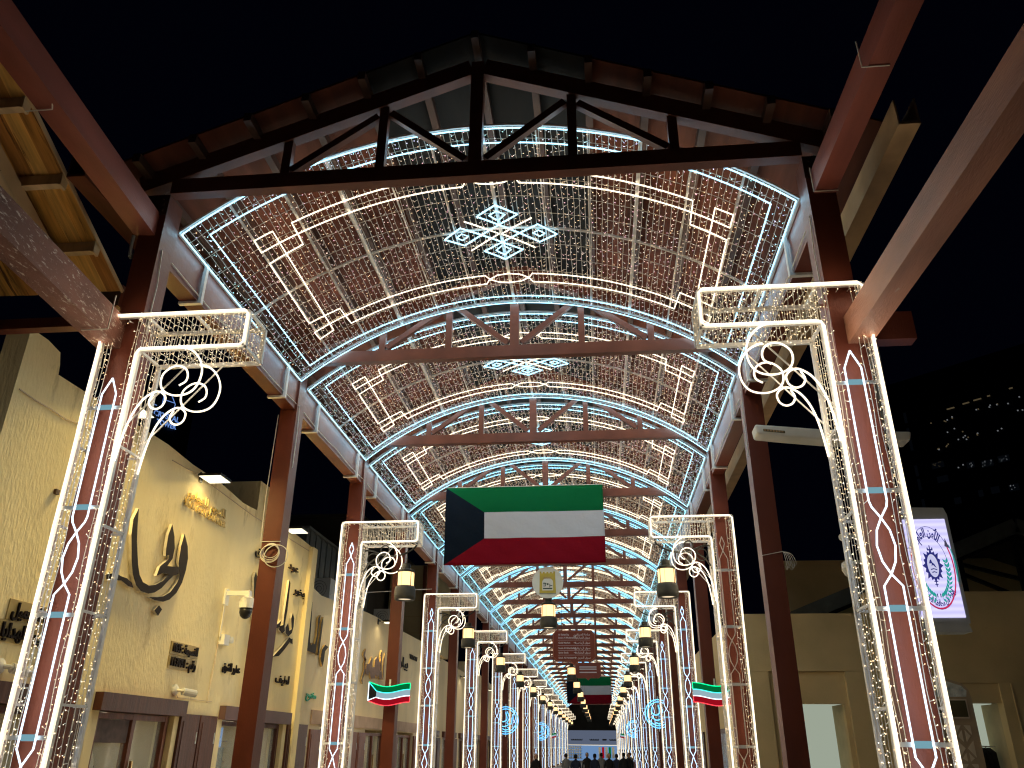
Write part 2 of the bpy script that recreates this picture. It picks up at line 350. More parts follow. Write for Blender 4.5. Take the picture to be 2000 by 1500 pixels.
# beams that run on towards the street in front, and short cross beams at the first posts
def long_beam(end, dx, w, h, m, lab):
    d = Vector((dx, 1, 0)).normalized(); e = Vector(end)
    return MB().beam(e, e-d*9.2, w, h).build('long_beam', m, arc, label=lab)
long_beam((-4.285, 8.07, 8.16), -.08, .27, .34, M['beam_red'], 'brown upper beam running back from the first left post')
long_beam((4.245, 8.07, 8.22), -.025, .25, .32, M['beam_red'], 'brown upper beam running back from the first right post')
long_beam((-4.40, 8.07, 6.55), -.08, .28, .40, M['brown_flaked'], 'flaking lower beam running back from the first left post')
long_beam((4.315, 8.07, 6.20), -.025, .25, .33, M['brown_worn'], 'worn lower beam running back from the first right post')
MB().box(-7.2, -4.385, 8.16, 8.30, 6.74, 6.88).build('cross_beam', M['brown'], arc)
MB().box(4.385, 4.96, 8.16, 8.34, 6.12, 6.46).build('cross_beam', M['brown'], arc)
bp_ = []
for s in (-1, 1):
    q = MB(); q.box(s*4.22-.17, s*4.22+.17, -.186, -.172, 8.30, 8.62)
    for x in (-.1, .1):
        for z in (8.37, 8.46, 8.55): q.lathe([(.018, 0), (.018, .02)], 6, (s*4.22+x, 0, 0)) if False else q.box(s*4.22+x-.015, s*4.22+x+.015, -.20, -.1865, z-.015, z+.015)
    bp_.append(q.mesh('joint_plate', M['purlin']))
for k in range(8):
    for me in bp_: link('joint_plate', me, arc, (0, YP[k], 0))
for s in (-1, 1):
    for k in range(8):
        pts = [(s*4.075, YP[k]+.2+(YP[k+1]-YP[k]-.4)*i/8, 7.80-.035*math.sin(math.pi*(i % 4)/4)) for i in range(9)]
        MB().tube(pts, .009, 4).build('light_cable', M['cable'], arc)
        q = MB(); q.tube([(s*4.05, YP[k]-.1, 7.8), (s*4.045, YP[k]-.05, 7.3), (s*4.052, YP[k]-.06, 6.6)], .008, 4); q.build('light_cable', M['cable'], arc)
# tie wires and conduit
tw_ = MB()
for pts in ([(-4.10, 5.70, 8.34), (-4.02, 5.75, 8.0), (-4.06, 5.82, 7.97), (-4.36, 5.82, 7.97)], [(4.11, 6.1, 8.39), (4.11, 6.1, 8.05), (4.37, 6.1, 8.05)], [(-4.1, 7.55, 6.77), (-4.1, 7.55, 6.33), (-4.42, 7.55, 6.33)]):
    tw_.tube(pts, .008, 4)
tw_.tube([(4.10, 8.0, 8.39), (4.10, 8.0, 8.04), (4.38, 8.0, 8.04)], .008, 4)
tw_.build('tie_wire', M['cable'], arc)
cdm = MB(); cdm.tube(smooth_path([(-4.42, 8.05, 7.98), (-4.44, 8.1, 7.7), (-4.41, 8.2, 7.3), (-4.41, 8.2, 3.0)]), .022, 6); cdm.build('conduit', M['conduit'], arc)

# ------------------------------------------------------------------ arched light nets, one per bay
R0, ZC, PL = 6.2, 3.57, 4.32
def ap(s, t, off=0.0): 
    th = s/R0; r = R0-off
    return (r*math.sin(th), t*PL, ZC+r*math.cos(th))
def rope(mb, pts, r=.0105, off=.03, step=.22, n=5):
    """pts in (s, t) on the arch"""
    q = resample([(s, t*PL, 0) for s, t in pts], step)
    mb.tube([ap(v.x, v.y/PL, off) for v in q], r, n)
cool, warm, ribs, wires = MB(), MB(), MB(), MB()
O = [(-4.4, 0), (4.4, 0), (4.4, 1), (-4.4, 1), (-4.4, 0)]; I = [(-4.1, .062), (4.1, .062), (4.1, .945), (-4.1, .945), (-4.1, .062)]
def jit(pts): return [(s+random.uniform(-.012, .012), t+random.uniform(-.003, .003)) for s, t in pts]
for L in (O, I):
    for a, b_ in zip(L, L[1:]):
        n_ = 1 if abs(a[0]-b_[0]) < .1 else 8
        pts = [(a[0]+(b_[0]-a[0])*i/(n_*1.0), a[1]+(b_[1]-a[1])*i/(n_*1.0)) for i in range(n_+1)]
        rope(cool, [pts[0]]+jit(pts[1:-1])+[pts[-1]])
for s in (-1, 1):
    A = [(.43, .187), (3.04, .187), (3.05, .303), (3.645, .308), (3.665, .705), (3.07, .713), (3.04, .835), (.43, .84)]
    B = [(.43, .248), (3.655, .245), (3.65, .18), (3.36, .183), (3.38, .825), (3.68, .828), (3.69, .773), (.43, .779)]
    for L in (A, B): rope(warm, [(s*a, t) for a, t in jit(L)])
    for L in ([(.43, .187), (.36, .217), (.2, .243), (0, .250)], [(.43, .248), (.36, .217), (.2, .193), (0, .185)], [(.43, .84), (.36, .81), (.2, .785), (0, .779)], [(.43, .779), (.36, .81), (.2, .835), (0, .842)]):
        rope(warm, [(s*a, t) for a, t in L])
    rope(cool, [(0, .353), (s*.33, .407), (0, .462), (s*.64, .565), (s*.94, .513), (s*.64, .461), (0, .566), (s*.33, .614), (0, .673)], .014, .05)
    rope(cool, [(0, .385), (s*.13, .407), (s*.02, .433)], .012, .05); rope(cool, [(0, .645), (s*.13, .614), (s*.02, .588)], .012, .05)
    rope(cool, [(s*.74, .513), (s*.64, .495), (s*.54, .513), (s*.65, .532), (s*.74, .513)], .012, .05)
    rope(warm, [(s*.55, .425), (s*.02, .513), (s*.55, .60)], .012, .055)
for s, w_ in ((0, .05), (-2.2, .05), (2.2, .05), (-.75, .02), (.75, .02), (-1.47, .02), (1.47, .02), (-2.93, .026), (2.93, .026), (-3.65, .026), (3.65, .026), (-4.42, .03), (4.42, .03)):
    ribs.beam(ap(s, 0, -.02), ap(s, 1, -.02), w_, w_)
for t in (0, .5, 1):
    ss = np.linspace(-4.42, 4.42, 25)
    for a, b_ in zip(ss, ss[1:]): ribs.beam(ap(a, t, -.025), ap(b_, t, -.025), .026, .026)
st_a, st_b, cool_p, mix_p = [], [], [], []
ss = np.arange(-4.37, 4.38, .089)
for s in ss:
    w0 = random.uniform(0, 6); pts = []
    for i in range(9):
        t = i/8; pts.append((s+.012*math.sin(3*i+w0), t))
    wires.tube([ap(a, t, .004) for a, t in pts], .0045, 3, caps=False)
    t = random.uniform(0, .02)
    while t < 1:
        u = s+.012*math.sin(24*t+w0); side = random.choice((-1, 1)); ln = random.uniform(.03, .06)
        a = ap(u, t, .004); b_ = ap(u+side*ln*random.uniform(.4, 1), t+random.uniform(-.006, .006), .004+ln*random.uniform(.2, .8))
        st_a.append(a); st_b.append(b_)
        (cool_p if (abs(s) > 4.1 or t < .062 or t > .945) and random.random() < .85 else mix_p).append(b_)
        t += random.uniform(.019, .033)
for t in np.linspace(.05, .95, 11):
    wires.tube([ap(s, t+random.uniform(-.002, .002), .0) for s in np.linspace(-4.4, 4.4, 33)], .0045, 3, caps=False)
stick_mesh(wires, st_a, st_b, .0036)
mc, mw, mr, mwi = cool.mesh('cool_rope', M['cool']), warm.mesh('warm_rope', M['warm']), ribs.mesh('rib', M['steel']), wires.mesh('wire_net', M['wire'])
mb1, mb2 = bulb_mesh('bulbs', mix_p, .0072, M['bulb_mix']), bulb_mesh('bulbs', cool_p, .0078, M['bulb_cool'])
bk = []
for s in (-1, 1):
    for y in (.75, PL-.55):
        q = MB(); x0 = s*4.05; q.box(x0-.02, x0+.02, y-.03, y+.03, 7.655, 8.30); q.box(min(x0+s*.02, x0+s*.31), max(x0+s*.02, x0+s*.31), y-.03, y+.03, 7.655, 7.693)
        bk.append(q.mesh('bracket', M['steel']))
for k in range(NB):
    y0 = YP[k]+.2; y1 = YP[k+1]-.23
    lab = 'arched net of bulbs with rope light borders and star, %s bay from the open end' % ORD[k+1]
    t = thing('light_net', lab, 'light display', (0, y0, 0), 'arched light nets under the arcade roof'); t.scale.y = (y1-y0)/PL
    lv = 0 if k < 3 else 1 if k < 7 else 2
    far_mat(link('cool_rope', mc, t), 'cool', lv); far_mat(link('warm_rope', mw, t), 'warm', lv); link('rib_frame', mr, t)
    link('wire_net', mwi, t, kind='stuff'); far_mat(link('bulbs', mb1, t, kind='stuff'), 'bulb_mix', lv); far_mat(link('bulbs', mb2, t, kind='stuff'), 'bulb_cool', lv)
    if k < 8:
        for me in bk: link('bracket', me, t)

# ------------------------------------------------------------------ bracket-shaped light columns round every second post
XI, XO, XA, ZT, ZB = 3.91, 4.40, 2.62, 6.70, 6.24; DY = .50
SCR = [(3.37, 6.24), (3.23, 6.19), (3.12, 6.08), (3.06, 5.93), (3.07, 5.78), (3.13, 5.67), (3.23, 5.62), (3.36, 5.62), (3.48, 5.68), (3.53, 5.78), (3.52, 5.89), (3.44, 5.97), (3.35, 5.99), (3.26, 5.95), (3.22, 5.87), (3.23, 5.79), (3.3, 5.74)]
TAIL = [(3.88, 4.85), (3.86, 5.05), (3.84, 5.2), (3.81, 5.34), (3.76, 5.48), (3.68, 5.60), (3.57, 5.67), (3.49, 5.655), (3.435, 5.59), (3.45, 5.50), (3.515, 5.455), (3.59, 5.48), (3.625, 5.555), (3.59, 5.64)]
def column_parts(sg, first=False, chain_lit=True):
    """front plane y=0, back plane y=DY"""
    P = []
    fr, out, sc, ch, bar = MB(), MB(), MB(), MB(), MB()
    jj = lambda x, z0, z1, n_: [(x+random.uniform(-.005, .005), z0+(z1-z0)*i/n_) for i in range(1, n_)]
    outline = [(XI, .05)]+jj(XI, .05, ZB-.07, 12)+[(XI, ZB-.07), (XI-.03, ZB-.01), (XI-.08, ZB), (XA+.04, ZB), (XA, ZB+.04), (XA, ZT-.04), (XA+.04, ZT), (XO-.06, ZT), (XO, ZT-.06)]+jj(XO, ZT-.06, .05, 13)+[(XO, .05)]
    out.tube([(sg*x, -.02, z) for x, z in outline], .0135, 6)
    for y in (0.03, DY):
        for a, b_ in (((XI, 0), (XI, ZB)), ((XI, ZB), (XA, ZB)), ((XA, ZB), (XA, ZT)), ((XA, ZT), (XO, ZT)), ((XO, ZT), (XO, 0))):
            fr.beam((sg*a[0], y, a[1]), (sg*b_[0], y, b_[1]), .044, .044, (0, 1, 0))
    for x, z in ((XI, ZB), (XA, ZB), (XA, ZT), (XO, ZT), (3.3, ZT), (XI, ZT)): fr.beam((sg*x, .05, z), (sg*x, DY-.02, z), .03, .03)
    for z in (.6, 1.45, 2.35, 3.25, 4.15, 5.05):
        fr.beam((sg*XI, .05, z), (sg*XI, DY-.02, z), .024, .024); fr.beam((sg*XO, .05, z), (sg*XO, DY-.02, z), .024, .024); fr.beam((sg*XI, DY, z), (sg*XO, DY, z), .024, .024, (0, 1, 0))
    for y in (-.015, .47):
        sc.tube([(sg*v.x, y, v.z) for v in smooth_path([(x, 0, z) for x, z in SCR], 4)], .0115, 6)
        sc.tube([(sg*v.x, y, v.z) for v in smooth_path([(x, 0, z) for x, z in TAIL], 4)], .0115, 6)
        fr.beam((sg*3.08, y+.02, 6.22), (sg*3.9, y+.02, 5.22), .014, .014, (0, 1, 0))
    xc = 4.125; w = .085
    L = [[], []]
    for sgn, q in ((1, L[0]), (-1, L[1])):
        q += [(0, 5.86), (sgn*w, 5.66)] if first else [(0, 6.22), (sgn*.05, 6.07), (0, 5.91), (-sgn*w, 5.74)]
        a = sgn if first else -sgn
        q += [(a*w, 4.22), (a*.07, 4.16), (0, 4.05), (-a*.06, 3.93), (-a*w, 3.78), (-a*.06, 3.63), (0, 3.51), (a*w, 3.40), (a*w, 1.95), (0, 1.80), (-a*w, 1.54), (0, 1.26), (a*w, 1.14), (a*w, .3), (0, .15)]
    for q in L: ch.tube([(sg*(xc+x), -.02, z) for x, z in q], .0100, 5)
    for z in (5.5, 4.33, 3.20, 2.05): bar.box(sg*xc-w+.01, sg*xc+w-.01, -.01, 0.0, z-.03, z+.03)
    for z in (5.5, 4.33, 3.20, 2.05): fr.box(min(sg*XI, sg*XO), max(sg*XI, sg*XO), .004, .016, z-.02, z+.02)
    # mini bulbs and their strings
    wi = MB(); A, Bq = [], []
    strings = []
    for x in (3.95, 3.99, 4.26, 4.31, 4.35): strings.append(('x', x, .012, .1, ZT))
    for x in np.linspace(XI+.03, XO-.03, 6): strings.append(('x', x, DY-.02, .1, ZT))
    for y in np.linspace(.05, DY-.04, 6):
        strings.append(('y', XI, y, .1, ZT-.02)); strings.append(('y', XO, y, .1, ZT))
    for x in np.arange(XA+.03, XI, .055): strings.append(('x', x, .012, ZB, ZT)); strings.append(('x', x, DY, ZB, ZT))
    for y in np.linspace(.06, DY-.04, 6): strings.append(('y', XA, y, ZB, ZT))
    for x in np.arange(XA+.08, XO, .12): strings.append(('h', x, 0, ZT, ZT)); strings.append(('h', x, 0, ZB, ZB)) if x < XI else None
    for kind, x, y, z0, z1 in strings:
        if kind == 'h':
            pts = [(x+.03*math.sin(i), .03+i*.075, z0-.012*(i % 2)) for i in range(7)]
        else:
            n_ = max(2, int((z1-z0)/.3)); ph = random.uniform(0, 6)
            pts = [(x+(.010*math.sin(i*1.7+ph) if kind == 'x' else 0), y+(.012*math.sin(i*1.3+ph) if kind == 'y' else 0), z0+(z1-z0)*i/n_) for i in range(n_+1)]
        wi.tube([(sg*p[0], p[1], p[2]) for p in pts], .0040, 3, caps=False)
        d = 0.; 
        for p in resample(pts, random.uniform(.085, .12)):
            if random.random() < .12: continue
            e = Vector((random.uniform(-.032, .032), random.uniform(-.032, .01), random.uniform(-.03, .03)))
            A.append((sg*p.x, p.y, p.z)); Bq.append((sg*(p.x+e.x), p.y+e.y, p.z+e.z))
    stick_mesh(wi, A, Bq, .0034)
    return [('tube_frame', fr.mesh('tube_frame', M['steel']), None), ('outline_rope', out.mesh('outline_rope', M['warm']), None), ('scroll_rope', sc.mesh('scroll_rope', M['warm']), None),
            ('chain_rope', ch.mesh('chain_rope', M['chain'] if chain_lit else M['unlit']), None), ('acrylic_bars', bar.mesh('acrylic_bars', M['acrylic'] if chain_lit else M['steel']), None),
            ('string_wires', wi.mesh('string_wires', M['wire_pale']), 'stuff'), ('bulbs', bulb_mesh('bulbs', Bq, .0068, M['bulb_warm']), 'stuff')]
cache = {}
for k in range(0, NB+1, 2):
    for sg, side in ((-1, 'left'), (1, 'right')):
        first = k == 0; lit = not (k == 2 and sg == 1); key = (sg, first, lit)
        if key not in cache: cache[key] = column_parts(sg, first, lit)
        lab = 'tall bracket-shaped light column with scroll, %s on the %s side' % (ORD[k//2+1] if k else 'nearest', side)
        if not lit: lab = 'light column on the right with its middle chain unlit, second from the front'
        t = thing('light_column', lab, 'light column', (0, YP[k]-.37+(.02 if k == 0 else 0), 0), 'light columns along the arcade')
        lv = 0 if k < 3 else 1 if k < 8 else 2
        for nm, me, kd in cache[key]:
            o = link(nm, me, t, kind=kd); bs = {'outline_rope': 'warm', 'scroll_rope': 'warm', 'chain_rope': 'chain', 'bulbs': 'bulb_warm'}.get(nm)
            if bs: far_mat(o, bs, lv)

# ------------------------------------------------------------------ lanterns
gl, ca, ba, un, rods = MB(), MB(), MB(), MB(), MB()
gl.lathe([(.185, .30), (.19, .33), (.19, .57), (.185, .60)], 16)
ca.lathe([(.06, .70), (.065, .80), (.10, .80), (.10, .69), (.165, .67), (.20, .645), (.20, .60), (.14, .602)], 16)
ba.lathe([(.14, .298), (.20, .298), (.215, .28), (.235, .24), (.24, .08), (.225, .0), (.16, .0), (.15, .03)], 18)
un.lathe([(.15, .02), (.15, .028)], 14)
for k in range(4):
    a = math.pi/4+k*math.pi/2; x, y = .213*math.cos(a), .213*math.sin(a); rods.tube([(x, y, .27), (x, y, .64)], .010, 4)
    x, y = .192*math.cos(a+.5), .192*math.sin(a+.5); rods.tube([(x, y, .30), (x, y, .60)], .004, 4)
ml = [('glass', gl.mesh('glass', M['lantern_glass'], True)), ('cap', ca.mesh('cap', M['iron'])), ('base', ba.mesh('base', M['lantern_band'], True)), ('underside', un.mesh('underside', M['lantern_under'])), ('guard_rods', rods.mesh('guard_rods', M['iron']))]
def bracket(sg):
    b_ = MB(); X0 = 4.05
    P = lambda L: [(sg*x, 0, z) for x, z in L]
    b_.tube([(sg*v.x, 0, v.z) for v in smooth_path([(X0, 0, 6.08), (3.8, 0, 6.12), (3.5, 0, 6.02), (3.25, 0, 5.98), (3.0, 0, 6.03), (2.82, 0, 6.12), (2.72, 0, 6.22), (2.76, 0, 6.30), (2.83, 0, 6.27)], 5)], .022, 5)
    for c, r_ in (((3.72, 5.92), .13), ((3.45, 6.13), .10)):
        b_.tube([(sg*(c[0]+r_*math.cos(a)), 0, c[1]+r_*math.sin(a)) for a in np.linspace(0, 2*math.pi, 17)], .016, 4)
    b_.tube([(sg*v.x, 0, v.z) for v in smooth_path([(X0, 0, 5.1), (3.96, 0, 5.5), (3.8, 0, 5.82), (3.55, 0, 6.0)], 5)], .020, 5)
    b_.tube([(sg*4.0, 0, 6.25), (sg*4.0, 0, 4.4)], .022, 5); b_.tube([(sg*2.92, 0, 6.06), (sg*2.92, 0, 5.80)], .009, 4)
    return b_.mesh('wall_bracket', M['iron'])
bmesh_ = {s: bracket(s) for s in (-1, 1)}
pend = MB().tube([(0, 0, .8), (0, 0, 3.66)], .009, 4).mesh('hanging_rod', M['iron'])
def lantern(x, y, z, lab, grp, extra=None):
    t = thing('lantern', lab, 'lantern', (x, y, z), grp)
    for nm, me in ml: link(nm, me, t)
    if extra: link(extra[0], extra[1], t, extra[2])
    return t
for k in range(2, NB-1, 2):
    for sg, side in ((-1, 'left'), (1, 'right')):
        lantern(sg*2.92, YP[k], 5.0, 'iron lantern with glowing amber glass on a scroll bracket, %s along the %s' % (ORD[k//2], side), 'lanterns along both sides', ('wall_bracket', bmesh_[sg], (-sg*2.92, 0, -5.0)))
for i, k in enumerate([3, 7, 9, 11, 13, 15, 17, 19, 21]):
    lantern(.05, YP[k]-.12, 4.97, 'iron lantern with amber glass hung on the street centre line, %s from the front' % ORD[i+1], 'lanterns down the middle', ('hanging_rod', pend, None))
for k, sg in ((23, -1), (23, 1)):
    pass

# ------------------------------------------------------------------ flags
def cloth_flag(x0, x1, zt, zb, y, lab, seed):
    W, H = x1-x0, zt-zb
    def fn(u, v):
        drape = .025*math.sin(7*u+seed)*(1-v)+.018*math.sin(17*u+5*v+seed)*(1-.6*v)+.035*math.sin(5*(u-v)+1.3*seed)+.012*math.sin(31*(u+.8*v))*(1-v)
        sag = -.008*math.sin(math.pi*u)*H-.008*(1-v)*math.sin(9*u+seed)
        return (x0+u*W+.02*(1-v)*math.sin(3*v+seed), y+drape*.8, zb+v*H+sag)
    b_ = MB().grid(fn, 64, 30); me = b_.mesh('flag', M['flag'], True)
    uvl = me.uv_layers.new(name='UVMap'); W_ = 65
    li = np.zeros(len(me.loops), int); me.loops.foreach_get('vertex_index', li)
    uvl.data.foreach_set('uv', np.stack([(li % W_)/64., (li//W_)/30.], 1).ravel())
    o = link('flag', me, None, None, lab, 'flag', 'cloth flags hung across the arcade')
    so = o.modifiers.new('thickness', 'SOLIDIFY'); so.thickness = .006
    cd = MB()
    for u in (0., .25, .5, .75, 1.):
        a = fn(u, 1.); cd.tube([a, (a[0], a[1]+.10, a[2]+.12)], .006, 4)
    hem = MB().tube([Vector(fn(u, 1.))+Vector((0, 0, .008)) for u in np.linspace(0, 1, 33)], .012, 4)
    hem.build('hem_cord', M['cable'], o); cd.build('tie_cord', M['cable'], o)
cloth_flag(-2.90, 1.66, 8.93, 6.68, YP[3]-.36, 'large green, white, red and black cloth flag hanging nearest the camera', .4)
cloth_flag(-1.95, 2.60, 8.75, 6.15, YP[17]-.36, 'same tricolour cloth flag far down the arcade above the end shop', 2.1)

# ------------------------------------------------------------------ signs hung on the centre line
t = thing('round_sign', 'round white sign with a yellow gate emblem under the large flag', 'sign', (.04, YP[3]-.25, 6.18))
q = MB(); q.prism([(.43*math.cos(a), .02, .43*math.sin(a)) for a in np.linspace(0, 2*math.pi, 40, endpoint=False)], 0, (0, .03, 0)); q.build('disc', M['disc'], t)
q = MB(); q.prism([(x, .016, z) for x, z in ((-.23, -.29), (.23, -.29), (.21, .22), (.21, .30), (.16, .30), (.16, .25), (.12, .25), (.12, .285), (.07, .285), (.07, .25), (.02, .25), (.02, .285), (-.03, .285), (-.03, .25), (-.08, .25), (-.08, .285), (-.13, .285), (-.13, .25), (-.17, .25), (-.17, .30), (-.22, .30), (-.22, .22))], 0, (0, -.004, 0)); q.build('emblem_gate', M['yellow'], t)
q = MB(); q.prism([(x, .011, z) for x, z in [(-.15, -.22), (.15, -.22)]+[(.15*math.cos(a), -.0+.12*math.sin(a)) for a in np.linspace(0, math.pi, 12)]], 0, (0, -.003, 0)); q.build('emblem_arch', M['disc'], t)
q = MB()
for x, z, w_, h in ((-.1, -.06, .02, .14), (-.06, -.06, .02, .10), (-.08, -.03, .09, .02), (.0, -.05, .05, .05), (.06, -.09, .02, .10), (.10, -.09, .06, .02), (0, -.17, .26, .035), (0, -.31, .46, .012)): q.box(x-w_/2, x+w_/2, .003, .0075, z-h/2, z+h/2)
q.build('emblem_figures', M['emblem_dark'], t)
q = MB(); q.prism([(x, .011, z) for x, z in ((-.14, .10), (-.10, .155), (.12, .155), (.09, .10))], 0, (0, -.003, 0)); q.build('emblem_band', M['ochre'], t)
t = thing('direction_sign', 'brown direction sign with notched corners and bilingual lines, hung mid-street', 'sign', (.49, YP[5]-1.1, 5.45))
def octo(w_, h, c, pt): return [(-w_+c, -h), (-.14, -h), (0, -h-pt), (.14, -h), (w_-c, -h), (w_, -h+c), (w_, h-c), (w_-c, h), (-w_+c, h), (-w_, h-c), (-w_, -h+c)]
q = MB(); q.prism([(x, 0, z) for x, z in octo(.80, .56, .15, .15)], 0, (0, .05, 0)); q.build('plate', M['signbrown'], t)
q = MB(); oc = octo(.765, .525, .14, .14); q.tube([(x, -.004, z) for x, z in oc], .007, 4, True); q.build('border_line', M['signline'], t)
rows = [(.40, 'Al Sahat Sq.', 'ساحة الصرافين'), (.29, 'Souk Al Mubarakiya', 'سوق المباركية'), (.11, 'Gold Market', 'سوق الذهب'), (-.08, 'Souk Al Gharbally', 'سوق الغربللي'), (-.24, 'Spice Souk', 'سوق البهارات'), (-.42, 'Souk Al Hareem', 'سوق الحريم')]
for z, en, ab in rows:
    me = face_y(text_mesh('lettering', en, .085, .006, M['print'], 'LEFT', .002), -.58, z, -.006); link('lettering', me, t)
    try: ab_ = arabic(ab)
    except Exception: ab_ = ab
    me = face_y(text_mesh('lettering', ab_, .10, .006, M['print'], 'RIGHT', .002), .60, z, -.006); link('lettering', me, t)
q = MB()
for z in (.345, .11, -.08, -.24, -.42):
    q.prism([(x+.04, -.003, z+zz) for x, zz in ((-.05, .012), (0, .012), (0, .04), (.05, 0), (0, -.04), (0, -.012), (-.05, -.012))], 0, (0, -.005, 0))
q.build('arrow', M['print'], t)
q = MB()
for z in (.205, .015, -.16, -.325): q.box(-.6, .6, -.006, -.001, z-.004, z+.004)
q.build('divider', M['print'], t)
q = MB(); [q.tube([(x, .025, .56), (x, .025, 3.1)], .010, 4) for x in (-.45, .45)]; q.build('hanging_rod', M['iron'], t)
t = thing('direction_sign', 'small far brown sign hung beyond the brown direction sign', 'sign', (.75, YP[9]-1.1, 6.15))
q = MB(); q.prism([(x, 0, z) for x, z in octo(.75, .42, .12, .12)], 0, (0, .05, 0)); q.build('plate', M['signbrown'], t)
q = MB(); [q.box(-.5, .5, -.006, -.001, z-.03, z+.03) for z in (.2, .08, -.1)]; q.build('print_line', M['print'], t)
q = MB(); [q.tube([(x, .025, .42), (x, .025, 2.4)], .010, 4) for x in (-.45, .45)]; q.build('hanging_rod', M['iron'], t)

# ------------------------------------------------------------------ neon flags and blue discs on the posts
def neon_flag(x, y, z, sg, W, lab, lod=False):
    t = thing('neon_flag', lab, 'light display', (x, y, z), 'small neon flags on the posts'); H = .155
    wv = lambda u: -.055*u+.055*math.sin(2.6+u*5.2)
    P = lambda u, v: (sg*(u-.5)*W, 0, wv(u)*W+v*H)
    US = np.linspace(0, 1, 15)
    def strip(nm, m_, v0, v1):
        b_ = MB(); us = [u for u in US if u > .0]
        for ua, ub in zip(US, US[1:]):
            f = lambda u, v: max(u, .19*min(1, (1.5-abs(v))/1.0))
            pts = [P(f(ua, v0), v0), P(f(ub, v0), v0), P(f(ub, v1), v1), P(f(ua, v1), v1)]
            if (Vector(pts[0])-Vector(pts[1])).length > 1e-4 or (Vector(pts[2])-Vector(pts[3])).length > 1e-4: b_.prism(pts, 0, (0, .012, 0))
        b_.build(nm, m_, t)
    strip('green_strip', M['panel_green'], .5, 1.5); strip('white_strip', M['panel_white'], -.5, .5); strip('red_strip', M['panel_red'], -1.5, -.5)
    MB().prism([P(0, -1.5), P(.19, -.5), P(.19, .5), P(0, 1.5)], 0, (0, .012, 0)).build('black_panel', M['led_black'], t)
    if lod: return
    def nt(nm, m_, pts): MB().tube([(a[0], -.012, a[2]) for a in pts], .011, 5).build(nm, m_, t)
    nt('neon_tube', M['led_green'], [P(u, 1.5) for u in US]+[P(1, 1.0), P(1, .55)]); nt('neon_tube', M['led_cyan'], [P(.0, 1.45), P(.19, .5)]+[P(u, .5) for u in US if u > .2])
    nt('neon_tube', M['led_white'], [P(.0, -1.45), P(.19, -.5)]+[P(u, -.5) for u in US if u > .2]); nt('neon_tube', M['led_red'], [P(u, -1.5) for u in US]+[P(1, -1.0), P(1, -.55)])
    nt('neon_tube', M['led_white'], [P(0, -1.5), P(0, 1.5)])
    q = MB(); q.box(-.02, .02, .014, .05, -.33, .33); q.box(-.03, .03, .05, .30, -.03, .03); q.build('mount', M['steel'], t)
neon_flag(-4.17, YP[3]-.50, 3.30, 1, 1.12, 'small waving neon flag on the left-hand post beside the shop wall')
neon_flag(4.30, YP[3]-.50, 3.32, -1, 1.12, 'small waving neon flag on the right, half behind a light column')
neon_flag(-4.15, YP[19]-.5, 3.3, 1, 1.2, 'tiny far neon flag on the left near the end shop', True)
neon_flag(4.15, YP[19]-.5, 3.3, -1, 1.2, 'tiny far neon flag on the right near the end shop', True)
def blue_disc(x, y, z, r_, lab):
    t = thing('blue_disc', lab, 'light display', (x, y, z), 'blue rope light discs on the posts')
    for rr in (r_, r_*.84):
        MB().tube([(rr*math.cos(a), 0, rr*math.sin(a)) for a in np.linspace(0, 2*math.pi, 32, endpoint=False)], .022, 5, True).build('ring', M['blue'], t)
    b_ = MB()
    for L in ([(-.45, .5), (-.5, .1), (-.2, -.1), (.1, .1), (.0, .6)], [(.1, .65), (.3, .2), (.1, -.2), (.45, -.25), (.5, .2)], [(-.55, -.2), (-.2, -.45), (.2, -.35)], [(-.25, -.6), (.0, -.7), (.3, -.6), (.15, -.5)], [(.55, .45), (.6, .1)]):
        b_.tube(smooth_path([(x_*r_, 0, z_*r_) for x_, z_ in L], 4), .026, 5)
    b_.build('stroke', M['blue'], t)
    q = MB(); q.box(-.02, .02, .03, .06, -r_-.15, r_+.15); q.box(-.03, .03, .05, .30, -.03, .03); q.build('mount', M['steel'], t)
blue_disc(-4.15, YP[9]-.5, 3.45, .74, 'blue glowing script disc, nearer one on the left side'); blue_disc(4.1, YP[7]-.5, 3.5, .62, 'blue glowing script disc, nearer one on the right side')
blue_disc(-4.0, YP[15]-.5, 3.35, .72, 'blue glowing script disc, farther one on the left side'); blue_disc(4.0, YP[13]-.5, 3.4, .62, 'blue glowing script disc, farther one on the right side')

# cable coils
t = thing('cable_coil', 'white cable coiled and tied to the second post on the left', 'cable'); q = MB()
for i, r_ in enumerate((.13, .145, .155, .16, .20)):
    q.tube([(-4.19+.03*i*(i == 4)+r_*1.05*math.cos(a), YP[1]-.19-.012*i, 5.06-.012*i-(r_-.13)*.8+r_*.95*math.sin(a)) for a in np.linspace(0, 2*math.pi, 24, endpoint=False)], .009, 4, True)
q.tube([(-4.4, YP[1]-.18, 5.2), (-4.42, YP[1]-.18, 6.0), (-4.40, YP[1]-.18, 7.6)], .008, 4); q.tube([(-4.40, YP[1]-.185, 5.22), (-4.04, YP[1]-.185, 5.22)], .007, 4)
q.build('coil', M['cable'], t)
t = thing('cable_bundle', 'bundle of white cable ends tied to the right-hand post', 'cable'); q = MB()
for i in range(6):
    a_ = .02*i; zz = 4.62+.035*(i % 3); q.tube(smooth_path([(4.385, YP[1]-.19, 4.915), (4.40+a_, YP[1]-.20-.01*i, 4.86), (4.42+a_*1.5, YP[1]-.2, zz+.04), (4.41+a_*1.2, YP[1]-.2, zz), (4.395+a_*.8, YP[1]-.2, zz+.06)], 4), .0045, 4)
q.tube([(4.06, YP[1]-.18, 4.86), (4.39, YP[1]-.18, 4.92)], .007, 4); q.build('bundle', M['cable'], t)
